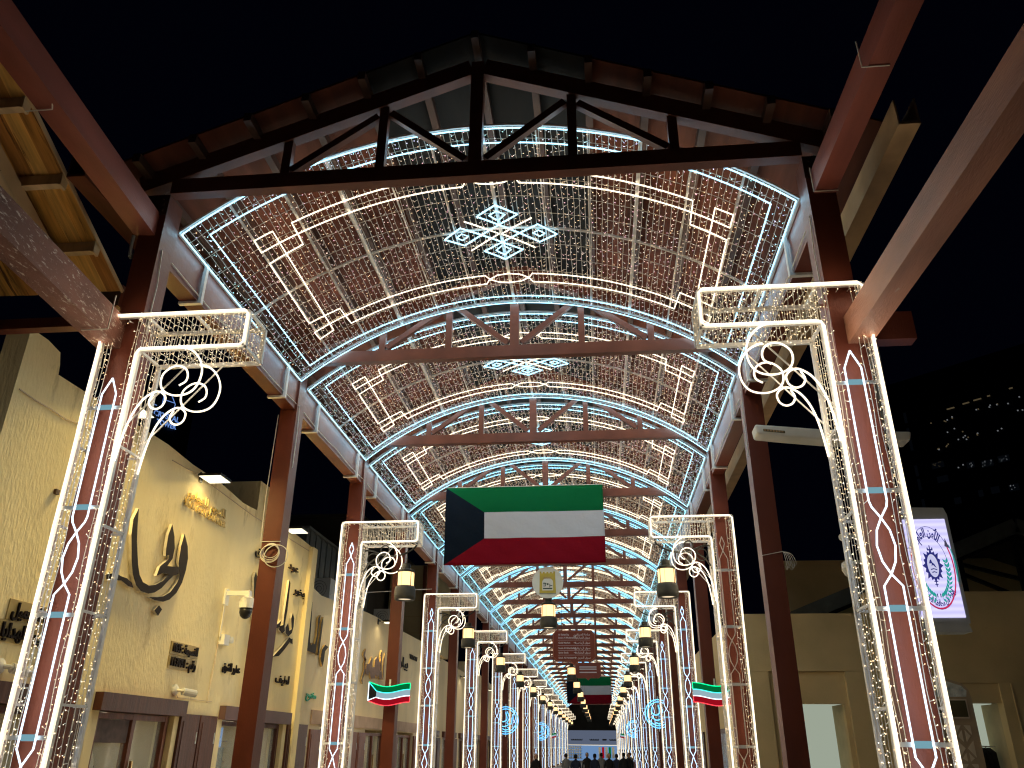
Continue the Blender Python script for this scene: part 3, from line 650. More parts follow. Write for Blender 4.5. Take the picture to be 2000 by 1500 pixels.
t = thing('guy_wire', 'thin pale wire from the third left post down to the shop wall', 'cable'); MB().tube([(-4.2, YP[4]-.2, 6.9), (-6.2, YP[3], 5.95)], .012, 4).build('wire', M['cable'], t)

# ------------------------------------------------------------------ buildings on the left
WX = -6.3
def shop_front(bld, y0, y1, ztop, zdoor, lint, wood, glass_bits=True, cream=True):
    """one opening y0..y1 with a recessed room, frame, lintel and door leaves"""
    lint and MB().box(WX-.3, WX+.14, y0-.25, y1+.2, zdoor+.01, zdoor+.27).build('lintel', lint, bld)
    rm = MB(); rm.box(WX-1.62, WX-1.6, y0-.3, y1+.3, 0, zdoor+.1); rm.box(WX-1.6, WX-.36, y0-.32, y0-.3, 0, zdoor+.1); rm.box(WX-1.6, WX-.36, y1+.3, y1+.32, 0, zdoor+.1); rm.box(WX-1.6, WX-.36, y0-.3, y1+.3, zdoor+.1, zdoor+.12)
    rm.build('shop_room', M['interior'], bld)
    MB().box(WX-1.2, WX-.8, y0+.2, y1-.2, zdoor+.06, zdoor+.095).build('ceiling_light', M['interior_light'], bld)
    g = MB(); g2 = MB()
    for j in range(4):
        z = .75+.45*j; g.box(WX-1.595, WX-1.35, y0-.05, y1+.05, z-.03, z)
        y = y0+.05
        while y < y1-.15:
            w_ = random.uniform(.08, .26); h_ = random.uniform(.10, .34)
            if random.random() < .75: g2.cur = random.randint(0, 3); g2.box(WX-1.56, WX-1.40, y, y+w_, z+.002, z+h_)
            y += w_+random.uniform(.02, .12)
    g.build('shelf', M['doorwood'], bld); g2.build('goods', [M['totemlight'], M['gold'], M['letter'], M['redwood']], bld, kind='stuff')
    fr = link('door_frame', None, bld)
    MB().box(WX-.075, WX-.03, (y0+y1)/2+.07, (y0+y1)/2+.10, .85, 1.75).build('handle', M['gold'], fr)
    for a, c in ((y0, y0+.11), ((y0+y1)/2-.05, (y0+y1)/2+.05), (y1-.11, y1)): MB().box(WX-.22, WX-.08, a, c, 0, zdoor).build('jamb', wood, fr)
    MB().box(WX-.215, WX-.085, y0+.11, y1-.11, zdoor-.09, zdoor-.004).build('head_rail', wood, fr)
    for a, c in ((y0+.11, (y0+y1)/2-.05), ((y0+y1)/2+.05, y1-.11)): MB().box(WX-.16, WX-.15, a, c, 0, zdoor-.09).build('pane', M['glass'], fr)
def shutter(bld, y0, y1, z, wood, n_=3):
    L = link('shutter', MB().box(WX-.02, WX+.05, y0, y1, 0, z).mesh('shutter', wood), bld)
    for za, zb_ in ((.15, .95), (1.05, z-.12)): MB().box(WX+.05, WX+.062, y0+.09, y1-.09, za, zb_).build('board', wood, L)
    MB().box(WX+.05, WX+.064, y1-.07, y1-.05, z-.5, z-.3).build('hinge', M['greypanel'], L)
def bld_shell(bld, y0, y1, top, holes, m_, zl, back=-12.):
    b_ = MB(); b_.prism([(WX, y, z) for y, z in [(y0, zl), (y1, zl)]+top], 0, (-.35, 0, 0)); b_.build('upper_wall', m_, bld)
    ys = [y0]+[v for h in holes for v in h]+[y1]
    for a, c in zip(ys[0::2], ys[1::2]):
        if c-a > .02: MB().box(WX-.35, WX, a, c, 0, zl-.001).build('pier', m_, bld)
    MB().box(back, WX-1.7, y0+.02, y1-.02, 0, top[0][1]-.3).build('rear_block', M['darkwall'], bld)
    MB().box(WX-1.7+.002, WX-.352, y0+.02, y1-.02, zl+.2, zl+.3).build('ceiling_slab', M['darkwall'], bld)
A_ = thing('shop_building', 'sand plastered shop building nearest on the left with large black calligraphy', 'building')
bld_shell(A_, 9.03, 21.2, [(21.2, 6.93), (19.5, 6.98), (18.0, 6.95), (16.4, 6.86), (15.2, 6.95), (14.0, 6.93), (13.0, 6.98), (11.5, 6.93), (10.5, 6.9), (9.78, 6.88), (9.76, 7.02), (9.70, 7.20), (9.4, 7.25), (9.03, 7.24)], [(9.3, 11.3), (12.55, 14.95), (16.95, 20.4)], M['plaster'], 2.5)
MB().box(-12, WX-.352, 9.03, 9.2, 0, 6.9).build('side_wall', M['darkwall'], A_)  # shade of the unlit end wall is put into its dark colour
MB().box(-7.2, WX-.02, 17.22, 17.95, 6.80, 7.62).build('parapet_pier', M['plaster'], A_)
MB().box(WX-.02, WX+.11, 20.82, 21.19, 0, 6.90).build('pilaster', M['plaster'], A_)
wf = link('window', MB().box(-7.9, -6.72, 9.0, 9.06, 5.9, 6.85).mesh('window', M['black']), A_); MB().box(-6.72, -6.66, 8.97, 9.06, 5.88, 6.87).build('window_frame', M['white'], wf); MB().box(-7.9, -6.725, 8.98, 9.02, 6.85, 6.9).build('window_frame', M['greypanel'], wf)
shop_front(A_, 9.35, 11.2, 0, 2.45, M['doorwood'], M['doorwood']); shop_front(A_, 12.6, 14.9, 0, 2.46, M['doorwood'], M['redwood']); shop_front(A_, 17.0, 20.35, 0, 2.46, M['mauve'], M['doorwood'])
shutter(A_, 15.12, 15.85, 2.52, M['doorwood']); shutter(A_, 15.9, 16.62, 2.52, M['doorwood']); shutter(A_, 20.62, 22.05, 2.5, M['doorwood'], 2); shutter(A_, 11.35, 12.2, 2.5, M['doorwood'])
MB().box(WX-.14, WX-.11, 12.72, 13.66, 2.02, 2.36).build('copper_panel', M['rust'], A_)
q = MB(); pts = [(WX+.02, 9.1+.35*i, 6.35-.05*math.sin(i*.9)+.02*(i % 3)) for i in range(7)]; q.tube(pts, .010, 4); q.tube([(WX+.02, 16.1, 2.75), (WX+.02, 16.12, 3.05), (WX+.02, 16.2, 3.9)], .008, 4); q.tube([(WX+.015, 13.2, 6.75), (WX+.015, 14.2, 6.80), (WX+.015, 17.0, 6.72), (WX+.015, 20.8, 6.78)], .008, 4); q.tube([(WX+.02, 14.75, 2.9), (WX+.02, 14.9, 2.78), (WX+.02, 16.3, 2.78)], .007, 4)
q.build('wall_cable', M['totem'], A_)
MB().box(WX, WX+.04, 10.3, 10.38, 5.25, 5.32).build('anchor', M['rust'], A_)
# things standing in the shop windows
t = thing('display_arch', 'cream arched display board behind the first shop glass', 'display'); MB().prism([(-7.2, 13.9+.28*math.cos(a), 1.6+.35*math.sin(a)) for a in np.linspace(0, math.pi, 14)]+[(-7.2, 13.62, .1), (-7.2, 14.18, .1)], 0, (-.05, 0, 0)).build('board', M['totemlight'], t)
t = thing('perfume_cabinet', 'black and gold display cabinet inside the second shop doorway', 'cabinet', (-7.1, 17.9, 0))
MB().box(-.25, .25, -.55, .55, .05, 1.95).build('case', M['black'], t)
for z in (.8, 1.25, 1.72):
    d_ = link('drawer', MB().box(.25, .27, -.5, .5, z-.16, z+.14).mesh('drawer', M['black']), t); MB().lathe([(.05, 0), (.05, .02)], 10, (0, 0, 0)).build('ring_pull', M['gold'], d_).matrix_basis = Matrix.Translation((.275, 0, z))@Matrix.Rotation(math.pi/2, 4, 'Y')
MB().box(.25, .262, -.5, .5, 1.42, 1.50).build('gold_band', M['interior_light'], t); MB().box(-.2, .2, -.5, .5, 1.96, 2.35).build('lit_top', M['shopblue'], t)
B_ = thing('shop_building', 'lower pale plastered shop building beyond the calligraphy wall', 'building')
hs = [(23.2+4.6*i, 25.9+4.6*i) for i in range(3)]
bld_shell(B_, 21.21, 36.0, [(36.0, 6.2), (31., 6.14), (28, 6.12), (25.5, 6.05), (23.5, 5.9), (22.2, 5.84), (21.21, 5.95)], hs, M['plaster2'], 2.5)
MB().box(WX+.001, WX+.05, 22.3, 35.9, 2.53, 2.88).build('band', M['pinkband'], B_)
for i, (a, c) in enumerate(hs): shop_front(B_, a+.05, c-.05, 0, 2.42, None, M['redwood']); shutter(B_, c+.05, c+.9, 2.4, M['redwood'], 2); shutter(B_, a-.9, a-.05, 2.4, M['redwood'], 2)
C_ = thing('shop_building', 'row of plastered shops behind the left light columns, farther down', 'building')
hs = [(37+4.9*i, 40.2+4.9*i) for i in range(9)]
bld_shell(C_, 36.01, 82., [(82., 6.3), (60, 6.1), (48, 6.5), (47.9, 5.9), (36.01, 6.0)], hs, M['plaster2'], 2.5)
for i, (a, c) in enumerate(hs): shop_front(C_, a+.05, c-.05, 0, 2.42, M['doorwood'], M['redwood']); shutter(C_, c+.05, c+.9, 2.4, M['doorwood'], 2)
D_ = thing('shop_building', 'distant run of brown shop fronts at the left end of the arcade', 'building')
hs = [(83.5+5.6*i, 87.5+5.6*i) for i in range(12)]
bld_shell(D_, 82.01, 152., [(152., 6.2), (82.01, 6.0)], hs, M['plaster2'], 2.5)
for i, (a, c) in enumerate(hs): shop_front(D_, a+.05, c-.05, 0, 2.42, M['doorwood'], M['redwood'])
# roofs behind
t = thing('corrugated_hut', 'dark corrugated roof hut behind the lower shop parapet', 'hut'); q = MB()
for i in range(26): q.box(-9.2+.0, -7.6+.03*(i % 2), 24.0+.28*i, 24.28+.28*i-.01, 5.7, 8.2+.02*(i % 2))
q.build('corrugated_wall', M['corr'], t); MB().box(-9.3, -7.5, 23.9, 31.4, 8.23, 8.3).build('roof', M['corr'], t)
t = thing('dark_block', 'dark unlit block behind the left shops', 'building'); MB().box(-16, -8.2, 31.5, 46, 0, 10.6).build('wall', M['darkwall'], t); MB().box(-16.1, -8.1, 31.4, 46.1, 10.6, 10.75).build('roof', M['darkwall'], t)
t = thing('beige_tower_house', 'narrow beige tower with a brown downpipe behind the left shops', 'building'); MB().box(-8.0, -5.75+.0, 36.3, 39.5, 5.8, 9.6).build('wall', M['beigewall'], t)
MB().box(-6.45, -6.30, 36.2, 36.29, 6.2, 9.55).build('downpipe', M['redwood'], t)
for z in (6.6, 7.3, 8.0, 8.7): MB().box(-8.0, -5.76, 36.285, 36.299, z, z+.02).build('joint', M['ochre'], t)
def ac(x, y, z, lab):
    t = thing('air_conditioner', lab, 'air conditioner', (x, y, z)); MB().box(-.35, .35, -.4, .4, .08, .72).build('housing', M['greypanel'], t)
    g = MB(); [g.tube([(.36, r_*math.cos(a), .4+r_*math.sin(a)) if False else (r_*math.cos(a), -.405, .4+r_*math.sin(a)) for a in np.linspace(0, 2*math.pi, 18, endpoint=False)], .008, 4, True) for r_ in (.08, .16, .24)]; g.build('fan_grille', M['corr'], t)
    MB().box(-.3, .3, -.35, .35, 0, .08).build('stand', M['black'], t)
ac(-7.1, 24.6, 6.0, 'grey air conditioner on the roof edge beside the corrugated hut'); ac(-6.9, 31.6, 6.15, 'grey air conditioner on the lower shop roof, farther along')

# signs on the left wall
LOGO = {
    'hija_a': [(12.37, 5.61), (12.28, 5.4), (12.32, 5.15), (12.47, 4.77), (12.59, 4.55), (12.74, 4.41), (12.92, 4.34), (13.16, 4.34), (13.35, 4.39), (13.55, 4.5), (13.73, 4.66), (13.88, 4.78), (14.05, 4.84), (14.02, 4.96), (13.61, 4.9), (13.74, 5.06), (13.75, 5.25), (13.67, 5.44), (13.52, 5.63), (13.46, 5.43), (13.47, 5.19), (13.5, 5.05), (13.6, 5.1), (13.63, 5.04), (13.52, 4.95), (13.38, 4.85), (13.32, 4.67), (13.51, 4.76), (13.71, 4.77), (13.56, 4.63), (13.34, 4.52), (13.13, 4.47), (12.93, 4.49), (12.79, 4.58), (12.68, 4.73), (12.51, 5.08), (12.43, 5.34)],
    'hija_b': [(14.01, 5.58), (14.2, 5.39), (14.29, 5.18), (14.29, 4.96), (14.23, 4.72), (14.09, 4.51), (13.89, 4.36), (13.69, 4.29), (13.4, 4.27), (13.2, 4.29), (13.46, 4.33), (13.67, 4.38), (13.88, 4.49), (14.06, 4.69), (14.11, 4.82), (13.98, 5.05), (13.97, 5.34)],
    'hija_c': [(13.58, 4.21), (13.7, 4.16), (13.61, 4.04), (13.46, 4.11)],
    'hija_d': [(12.1, 4.48), (12.26, 4.46), (12.44, 4.46), (12.6, 4.42), (12.68, 4.35), (12.52, 4.35), (12.3, 4.4), (11.89, 4.34), (11.86, 4.41)],
    'l2_a': [(17.42, 5.55), (17.37, 5.42), (17.51, 4.98), (17.55, 4.63), (17.67, 4.48), (17.94, 4.44), (17.92, 4.52), (17.78, 4.55), (17.67, 4.72), (17.58, 5.24), (17.52, 5.47)],
    'l2_b': [(19.47, 5.76), (19.46, 5.46), (19.42, 4.92), (19.43, 4.67), (19.23, 4.62), (19.21, 4.53), (19.42, 4.47), (19.58, 4.55), (19.52, 4.64), (19.58, 5.04), (19.57, 5.7)],
    'l2_c': [(19.29, 4.76), (19.13, 4.67), (18.99, 4.61), (19.02, 4.54), (19.21, 4.59)],
    'l2_d': [(19.98, 5.03), (19.91, 4.89), (20.03, 4.65), (19.88, 4.59), (19.73, 4.76), (19.61, 4.64), (19.65, 4.51), (19.86, 4.46), (20.06, 4.56), (20.13, 4.72), (20.11, 4.92)],
    'l2_e': [(19.93, 4.44), (19.52, 4.17), (19.02, 3.89), (19.39, 3.95), (19.7, 4.13), (20.11, 4.41)],
    'l2_f': [(20.16, 4.44), (20.03, 4.4), (19.99, 4.33), (20.2, 4.31)],
    'l3_a': [(21.31, 5.52), (21.29, 5.09), (21.31, 4.46), (21.28, 4.28), (21.98, 4.26), (22.02, 4.55), (22.03, 5.02), (22.08, 5.29), (21.93, 5.2), (21.95, 4.75), (21.87, 4.49), (21.69, 4.51), (21.58, 4.43), (21.45, 4.52), (21.39, 5.1)],
    'l3_b': [(22.33, 5.28), (22.21, 5.11), (22.17, 4.61), (22.15, 4.24), (22.25, 4.25), (22.3, 4.62), (22.35, 5.11)],
    'l3_c': [(22.74, 4.58), (22.51, 4.43), (22.45, 4.19), (22.66, 3.99), (22.74, 4.17), (22.77, 4.41), (23.01, 4.55)],
    'l4_a': [(26.91, 4.93), (26.66, 4.78), (26.66, 4.68), (27.01, 4.59), (26.84, 4.47), (26.9, 4.28), (26.71, 4.02), (26.65, 3.91), (26.83, 3.83), (26.78, 3.97), (27.05, 4.21), (26.97, 4.48), (27.07, 4.6), (26.84, 4.7)],
    'l4_b': [(27.69, 4.74), (27.48, 4.52), (27.11, 4.46), (27.1, 4.16), (27.43, 4.14), (27.55, 4.28), (27.79, 4.06), (28.29, 4.11), (28.31, 4.23), (28.58, 4.13), (28.72, 4.26), (28.95, 4.12), (29.24, 4.15), (29.16, 4.41), (28.92, 4.39), (28.84, 4.65), (28.42, 4.83), (28.17, 4.7), (28.12, 4.47), (27.79, 4.41), (27.82, 4.7)],
    'l4_c': [(28.95, 5.1), (28.82, 4.93), (28.98, 4.41), (29.1, 4.42), (29.08, 4.79)],
    'l4_d': [(29.47, 5.07), (29.29, 4.81), (29.31, 4.14), (29.43, 4.15), (29.44, 4.76)],
}
def wall_shapes(name, lab, keys, cat, fm, em, dep=.055):
    t = thing(name, lab, cat)
    for k in keys:
        P = [(WX+.012, y, z) for y, z in LOGO[k]]
        MB().prism(P, 0, (dep, 0, 0)).build('letter_body', em, t); c = Vector((0, sum(p[1] for p in P)/len(P), sum(p[2] for p in P)/len(P)))
        MB().prism([(WX+.012+dep, y, z) for y, z in [(p[1], p[2]) for p in P]], .002/.004, (.004, 0, 0)).build('letter_face', fm, t)
wall_shapes('calligraphy_sign', 'large black and steel Arabic calligraphy on the nearest sand wall', ['hija_a', 'hija_b', 'hija_c', 'hija_d'], 'sign', M['letter'], M['letter_edge'])
wall_shapes('calligraphy_sign', 'black and silver calligraphy partly behind the second left post', ['l2_a', 'l2_b', 'l2_c', 'l2_d', 'l2_e', 'l2_f'], 'sign', M['letter'], M['letter_edge'])
wall_shapes('calligraphy_sign', 'bronze calligraphy at the corner where the wall steps down', ['l3_a', 'l3_b', 'l3_c'], 'sign', M['letter'], M['gold'])
wall_shapes('calligraphy_sign', 'gold edged calligraphy under the round spotlight', ['l4_a', 'l4_b', 'l4_c', 'l4_d'], 'sign', M['rust'], M['gold'])
def wall_text(lab, rows, m_, plate=None, depth=.03):
    t = thing('wall_lettering', lab, 'sign')
    for body, y, z, size, w_ in rows:
        me = face_x(text_mesh('lettering', body, size, depth, m_, 'CENTER', .006, w_), y, z, WX+.035); link('lettering', me, t)
        if plate: MB().box(WX+.002, WX+.018, y-w_/2-.06, y+w_/2+.06, z-size*.55, z+size*.55).build('backing_plate', plate, t)
wall_text('black Arabic shop lettering on plates at the far left edge', [(arabic('أدوات التجميل'), 10.62, 3.60, .24, 1.15), (arabic('الحقائب والهدايا'), 10.62, 3.33, .24, 1.35)], M['letter'], M['ochre'])
wall_text('ochre raised shop name lettering under the flood lamp', [(arabic('النجم للعطور'), 14.75, 6.36, .24, 1.65), ('IN L. CO. COUNTER', 14.78, 6.16, .16, 1.75)], M['ochre'])
wall_text('black unit number 1035 plates above the brown shutters', [('1035 : '+arabic('القسيمة'), 14.88, 3.60, .20, .95), ('113051 : '+arabic('رقم'), 14.88, 3.36, .20, .95)], M['letter'], M['ochre'])
wall_text('small black logo lettering between the conduit and the second post', [(arabic('عطور الشرق'), 16.95, 3.46, .22, .85)], M['letter'])
wall_text('small grey lettering left of the second left post', [(arabic('سوق'), 17.75, 6.02, .26, .8)], M['letter'])
wall_text('small grey two-part lettering right of the second left post', [(arabic('عود'), 19.75, 6.12, .24, .7), (arabic('بخور'), 20.35, 5.62, .26, .8)], M['letter'])
wall_text('small black bracketed lettering low on the wall right of the post', [(arabic('لطيف'), 19.9, 3.45, .26, .9)], M['letter'])
wall_text('small green lettering low on the pale wall', [(arabic('مفتوح'), 22.1, 3.22, .22, .8)], M['greenletter'])
wall_text('thin black lettering high on the pale wall past the spotlight', [(arabic('بيلو'), 32.6, 5.0, .5, 1.5), ('YELLOW', 34.3, 5.35, .24, 1.5)], M['letter'])

# flood lamps
def flood(y, z, lab, W=.42, L=.46, power=58., col=(1, .74, .26), rnd=False):
    t = thing('flood_lamp', lab, 'flood lamp', (WX, y, z), 'lamps lighting the left wall')
    if rnd:
        MB().lathe([(.30, 0), (.32, .02), (.28, .07), (.08, .09)], 16, (.45, 0, 0)).build('housing', M['iron'], t); MB().lathe([(.22, -.006), (.22, -.002)], 16, (.45, 0, 0)).build('face', M['flood_face'], t)
    else:
        MB().box(.08, .08+W+.04, -L/2-.02, L/2+.02, .0, .05).build('housing', M['black'], t); MB().box(.10, .08+W+.02, -L/2, L/2, -.006, -.001).build('face', M['flood_face'], t)
    q = MB(); q.box(.0, .12, -.03, .03, .05, .09); q.box(.0, .03, -.05, .05, -.05, .14); q.build('arm', M['iron'], t)
    la = bpy.data.lights.new('flood_light', 'AREA'); la.energy = power; la.color = col; la.shape = 'RECTANGLE'; la.size = W*.8; la.size_y = L*.8; la.spread = math.radians(150)
    lo = bpy.data.objects.new('flood_light', la); COL.objects.link(lo); lo.parent = t; lo.location = (.08+W/2, 0, -.03); lo.rotation_euler = (0, math.radians(-14), 0) if not rnd else (0, math.radians(10), 0); lo.rotation_euler.y = math.radians(-8)
flood(11.3, 6.90, 'flood lamp on the wall top behind the near left light column'); flood(14.35, 6.74, 'square flood lamp above the ochre lettering'); flood(18.95, 6.86, 'square flood lamp right of the second left post')
flood(28.4, 5.95, 'round flood lamp above the gold calligraphy', .4, .4, 34., (1, .82, .5), True); flood(23.9, 5.75, 'flood lamp just behind the second left light column', .4, .4, 34., (1, .76, .35)); flood(37.6, 5.55, 'small flood lamp past the third left light column', .4, .4, 34., (1, .85, .6))
for i, y in enumerate((46.5, 57., 69.)): flood(y, 5.5, 'far wall lamp between the left columns, %s past the third column' % ORD[i+2], .4, .4, 34., (1, .85, .6), True)
# cameras
def bullet(x, y, z, lab, yaw):
    t = thing('security_camera', lab, 'camera', (x, y, z)); t.rotation_euler.z = yaw
    q = MB(); q.lathe([(.10, 0), (.10, .03), (.07, .06), (.03, .07)], 14); o = q.build('base', M['white'], t); o.rotation_euler = (0, math.pi/2, 0)
    MB().tube([(.06, 0, 0), (.16, 0, -.01), (.2, .04, -.02)], .03, 8).build('neck', M['white'], t)
    MB().tube([(.16, .02, -.02), (.30, .24, -.05)], .065, 12).build('body', M['white'], t); MB().tube([(.299, .238, -.05), (.306, .249, -.052)], .052, 12).build('lens', M['black'], t)
bullet(WX, 14.75, 2.90, 'white bullet camera above the first shop door', 0.); bullet(WX, 10.1, 2.90, 'white bullet camera at the far left edge', 0.2)
t = thing('security_camera', 'white dome camera on an arm with a black globe', 'camera', (WX, 16.25, 4.86))
q = MB(); q.box(0, .04, -.09, .09, -.22, .10); q.box(.04, .52, -.045, .045, -.03, .06); q.box(.43, .53, -.06, .06, -.09, .06); q.build('arm', M['white'], t)
MB().lathe([(.06, .02), (.13, -.02), (.15, -.10), (.15, -.22)], 16, (.48, 0, -.07)).build('housing', M['white'], t)
MB().lathe([(.13, 0), (.13, -.08), (.10, -.16), (.05, -.20), (.01, -.21)], 16, (.48, 0, -.295)).build('globe', M['black'], t, True)
t = thing('junction_box', 'white pipe and junction box below the dome camera', 'junction box', (WX, 16.2, 4.0)); MB().tube([(.03, 0, .64), (.03, 0, .0)], .02, 6).build('pipe', M['cable'], t); MB().box(0, .12, .03, .28, -.14, .06).build('box', M['white'], t); MB().lathe([(.06, 0), (.07, .05), (.05, .12)], 10, (.1, .36, -.08)).build('sensor', M['white'], t)

# ------------------------------------------------------------------ side canopy over the lane on the left
S_ = thing('side_canopy', 'golden plank soffit of a side lane canopy with raw timber truss, upper left', 'canopy')
zr = lambda y: 9.21-.467*(y-6.26)
pur = [3.98, 4.88, 5.78, 6.68, 7.58, 8.47, 9.16]
for j in range(len(pur)-1):
    for i in range(16):
        x1 = -5.2-.21*i; ya, yb = pur[j]+.002, pur[j+1]-.002; g = .006*((i*7+j*3) % 3)
        MB().prism([(x1-.003, ya, zr(ya)+g), (x1-.207, ya, zr(ya)+g), (x1-.207, yb, zr(yb)+g), (x1-.003, yb, zr(yb)+g)], 0, (0, 0, .022)).build('roof_plank', M['plank'][(i*5+j*3+(i*j) % 3) % 4], S_)
for j, y in enumerate(pur[:-1]):
    MB().prism([(-5.24, y-.05, zr(y-.05)-.004), (-5.24, y+.05, zr(y+.05)-.004), (-5.24, y+.05, zr(y)-.13), (-5.24, y-.05, zr(y)-.13)], 0, (-3.4, 0, 0)).build('purlin', M['rawwood'], S_)
    MB().prism([(-5.205, y-.065, zr(y-.05)-.006), (-5.205, y+.065, zr(y+.05)-.006), (-5.205, y+.055, zr(y)-.16), (-5.205, y-.055, zr(y)-.15)], 0, (-.034, 0, 0)).build('end_block', M['rawwood'], S_)
MB().beam((-5.19, 3.6, zr(3.6)+.012), (-5.19, 9.18, zr(9.18)+.012), .018, .06, (0, 0, 1)).build('verge_trim', M['rawwood'], S_)
MB().beam((-5.80, 3.5, zr(3.5)-.25), (-5.80, 8.75, zr(8.75)-.25), .11, .22).build('rafter', M['rawwood'], S_)
MB().box(-5.86, -5.75, 3.0, 8.32, 7.86, 8.03).build('tie_beam', M['rawwood'], S_)
pl = link('gusset_plate', MB().box(-5.745, -5.735, 8.0, 8.3, 7.84, 8.12).mesh('gusset_plate', M['rust']), S_)
for y, z in ((8.07, 7.9), (8.22, 7.92), (8.08, 8.06), (8.22, 8.05)): MB().box(-5.735, -5.725, y-.015, y+.015, z-.015, z+.015).build('bolt', M['rust'], pl)
MB().box(-6.0, -5.20, 9.16, 9.165, 7.64, 7.96).build('gutter_face', M['rust'], S_); MB().box(-6.0, -5.20, 9.166, 9.40, 7.62, 7.97).build('gutter', M['brown'], S_)

# ------------------------------------------------------------------ right side
R_ = thing('tan_building', 'plain tan rendered building on the right with lit doorways', 'building')
def slab(x0, x1, z0, z1, y0=24.0, y1=24.35): MB().box(x0, x1, y0, y1, z0, z1).build('wall', M['ochrewall'], R_)
slab(5.3, 8.95, 3.98, 5.52); slab(8.952, 40, 3.68, 6.09); slab(5.3, 6.03, 0, 3.975); slab(8.08, 8.95, 0, 3.975); slab(8.953, 10.55, 0, 3.675); slab(12.02, 40, 0, 3.675)
slab(6.032, 6.70, 0, 3.975, 24.13); slab(7.96, 8.078, 0, 3.975, 24.13); slab(6.702, 7.958, 3.15, 3.975, 24.13); slab(10.552, 12.018, 3.18, 3.675, 24.06)
MB().box(5.3, 12.32, 24.352, 26.5, 5.0, 5.2).build('roof', M['darkwall'], R_)
MB().box(12.31, 12.34, 23.97, 24.0, 0, 3.66).build('downpipe', M['ochrewall'], R_)
for x0, x1, z in ((6.70, 7.96, 3.15), (10.55, 12.02, 3.18)):
    MB().box(x0-.3, x1+.3, 25.4, 25.42, 0, z+.05).build('lit_wall', M['shopwhite'], R_); MB().box(x1+.001, x1+.02, 24.36, 25.39, 0, z).build('reveal', M['interior'], R_)  # back wall glows by itself, in place of room light on it
MB().box(5.3, 5.6, 24.36, 150, 0, 5.5).build('street_wall', M['ochrewall'], R_)
for i in range(9):
    y = 27.5+6.2*i; w_ = link('window', MB().box(5.24, 5.295, y, y+2.4, .2, 2.6).mesh('window', M['doorwood']), R_); MB().box(5.225, 5.238, y+.12, y+2.28, .35, 2.45).build('pane', M['glass'], w_)
t = thing('garment_rack', 'chrome rail of black garments in the right-hand lit doorway', 'clothes rack', (11.45, 24.9, 0))
q = MB(); q.tube([(-.3, 0, 2.15), (.5, 0, 2.12)], .015, 5); q.tube([(.25, 0, 2.12), (.3, 0, 0)], .015, 5); q.tube([(-.28, 0, 2.15), (-.28, 0, 0)], .015, 5); q.build('rail', M['steel'], t)
for i in range(5):
    x = -.2+.14*i; MB().prism([(x-.02, -.05, 2.1), (x+.05, -.22, 1.98), (x+.08, -.26, .7), (x-.02, -.26, .7), (x-.06, -.22, 1.98)], 0, (0, .45, 0)).build('garment', M['clothes'], t)
t = thing('wall_cabinet', 'olive cabinet high in the right-hand lit doorway', 'cabinet', (11.0, 25.2, 2.2)); MB().box(-.3, .3, -.1, .15, .02, .5).build('body', M['totemgrey'], t); MB().box(-.05, .3, -.115, -.101, .05, .25).build('door', M['ochre'], t)
t = thing('shed_roof', 'dark trussed gable roof behind the tan parapet on the right', 'roof')
for s, x in ((1, 7.2), (-1, 25.4)): MB().beam((x, 29.6, 5.78), (16.3, 29.6, 9.33), .5, .14, (0, 1, 0)).build('verge', M['corr'], t); MB().beam((x, 30.0, 5.48), (16.3, 30.0, 9.02), .16, .2, (0, 1, 0)).build('rafter', M['black'], t); MB().prism([(x, 29.7, 5.70), (16.3, 29.7, 9.26), (16.3, 40, 9.26), (x, 40, 5.70)], 0, (0, 0, .05)).build('roof_sheet', M['darkwall'], t)
for x in (12.4, 14.3, 16.3, 18.3): MB().box(x-.09, x+.09, 29.95, 30.1, 5.6, 9.1-.39*abs(x-16.3)-.1).build('strut', M['black'], t)
for a, c in (((14.4, 30.2, 8.1), (17.6, 30.2, 7.2)), ((14.3, 30.2, 7.8), (16.2, 30.2, 6.9)), ((12.4, 30.2, 7.3), (14.2, 30.2, 6.7)), ((16.4, 30.2, 8.9), (18.2, 30.2, 7.0))): MB().beam(a, c, .12, .14, (0, 1, 0)).build('brace', M['black'], t)
MB().box(8.5, 24, 33.5, 33.7, 5.5, 9.0).build('rear_wall', M['ochrewall'], t)
# smart pole with screen
t = thing('screen_pole', 'grey street pole with curved white lamp wing and lit portrait screen', 'street lamp', (0, 0, 0))
MB().box(5.18, 5.48, 11.42, 11.72, 0, 7.9).build('mast', M['greypanel'], t)
MB().prism([(5.5, 11.45, 7.95), (5.82, 11.45, 7.85), (5.80, 11.45, 6.45), (5.70, 11.45, 6.2), (5.5, 11.45, 6.2)], 0, (0, .2, 0)).build('blade', M['greypanel'], t)
top = [(3.74, 6.31), (4.2, 6.26), (4.7, 6.20), (5.3, 6.16), (5.9, 6.13)]; bot = [(5.86, 5.99), (5.3, 6.00), (4.7, 6.04), (4.2, 6.10), (3.76, 6.16)]
w_ = link('lamp_wing', MB().prism([(x, 11.1, z) for x, z in top+bot], 0, (0, .31, 0)).mesh('lamp_wing', M['white']), t)
bv = w_.modifiers.new('rounding', 'BEVEL'); bv.width = .035; bv.segments = 4
MB().prism([(x, 11.09, z) for x, z in ((3.85, 6.225), (4.15, 6.185), (4.15, 6.15), (3.85, 6.19))], 0, (0, .008, 0)).build('lens_strip', M['totemgrey'], w_)
for i in range(7): MB().box(3.86+.04*i, 3.885+.04*i, 11.08, 11.089, 6.193-.0054*i, 6.218-.0054*i).build('led_lens', M['gutter'], w_)
MB().box(5.56, 6.23, 11.36, 11.66, 3.53, 4.98).build('screen_case', M['greypanel'], t)
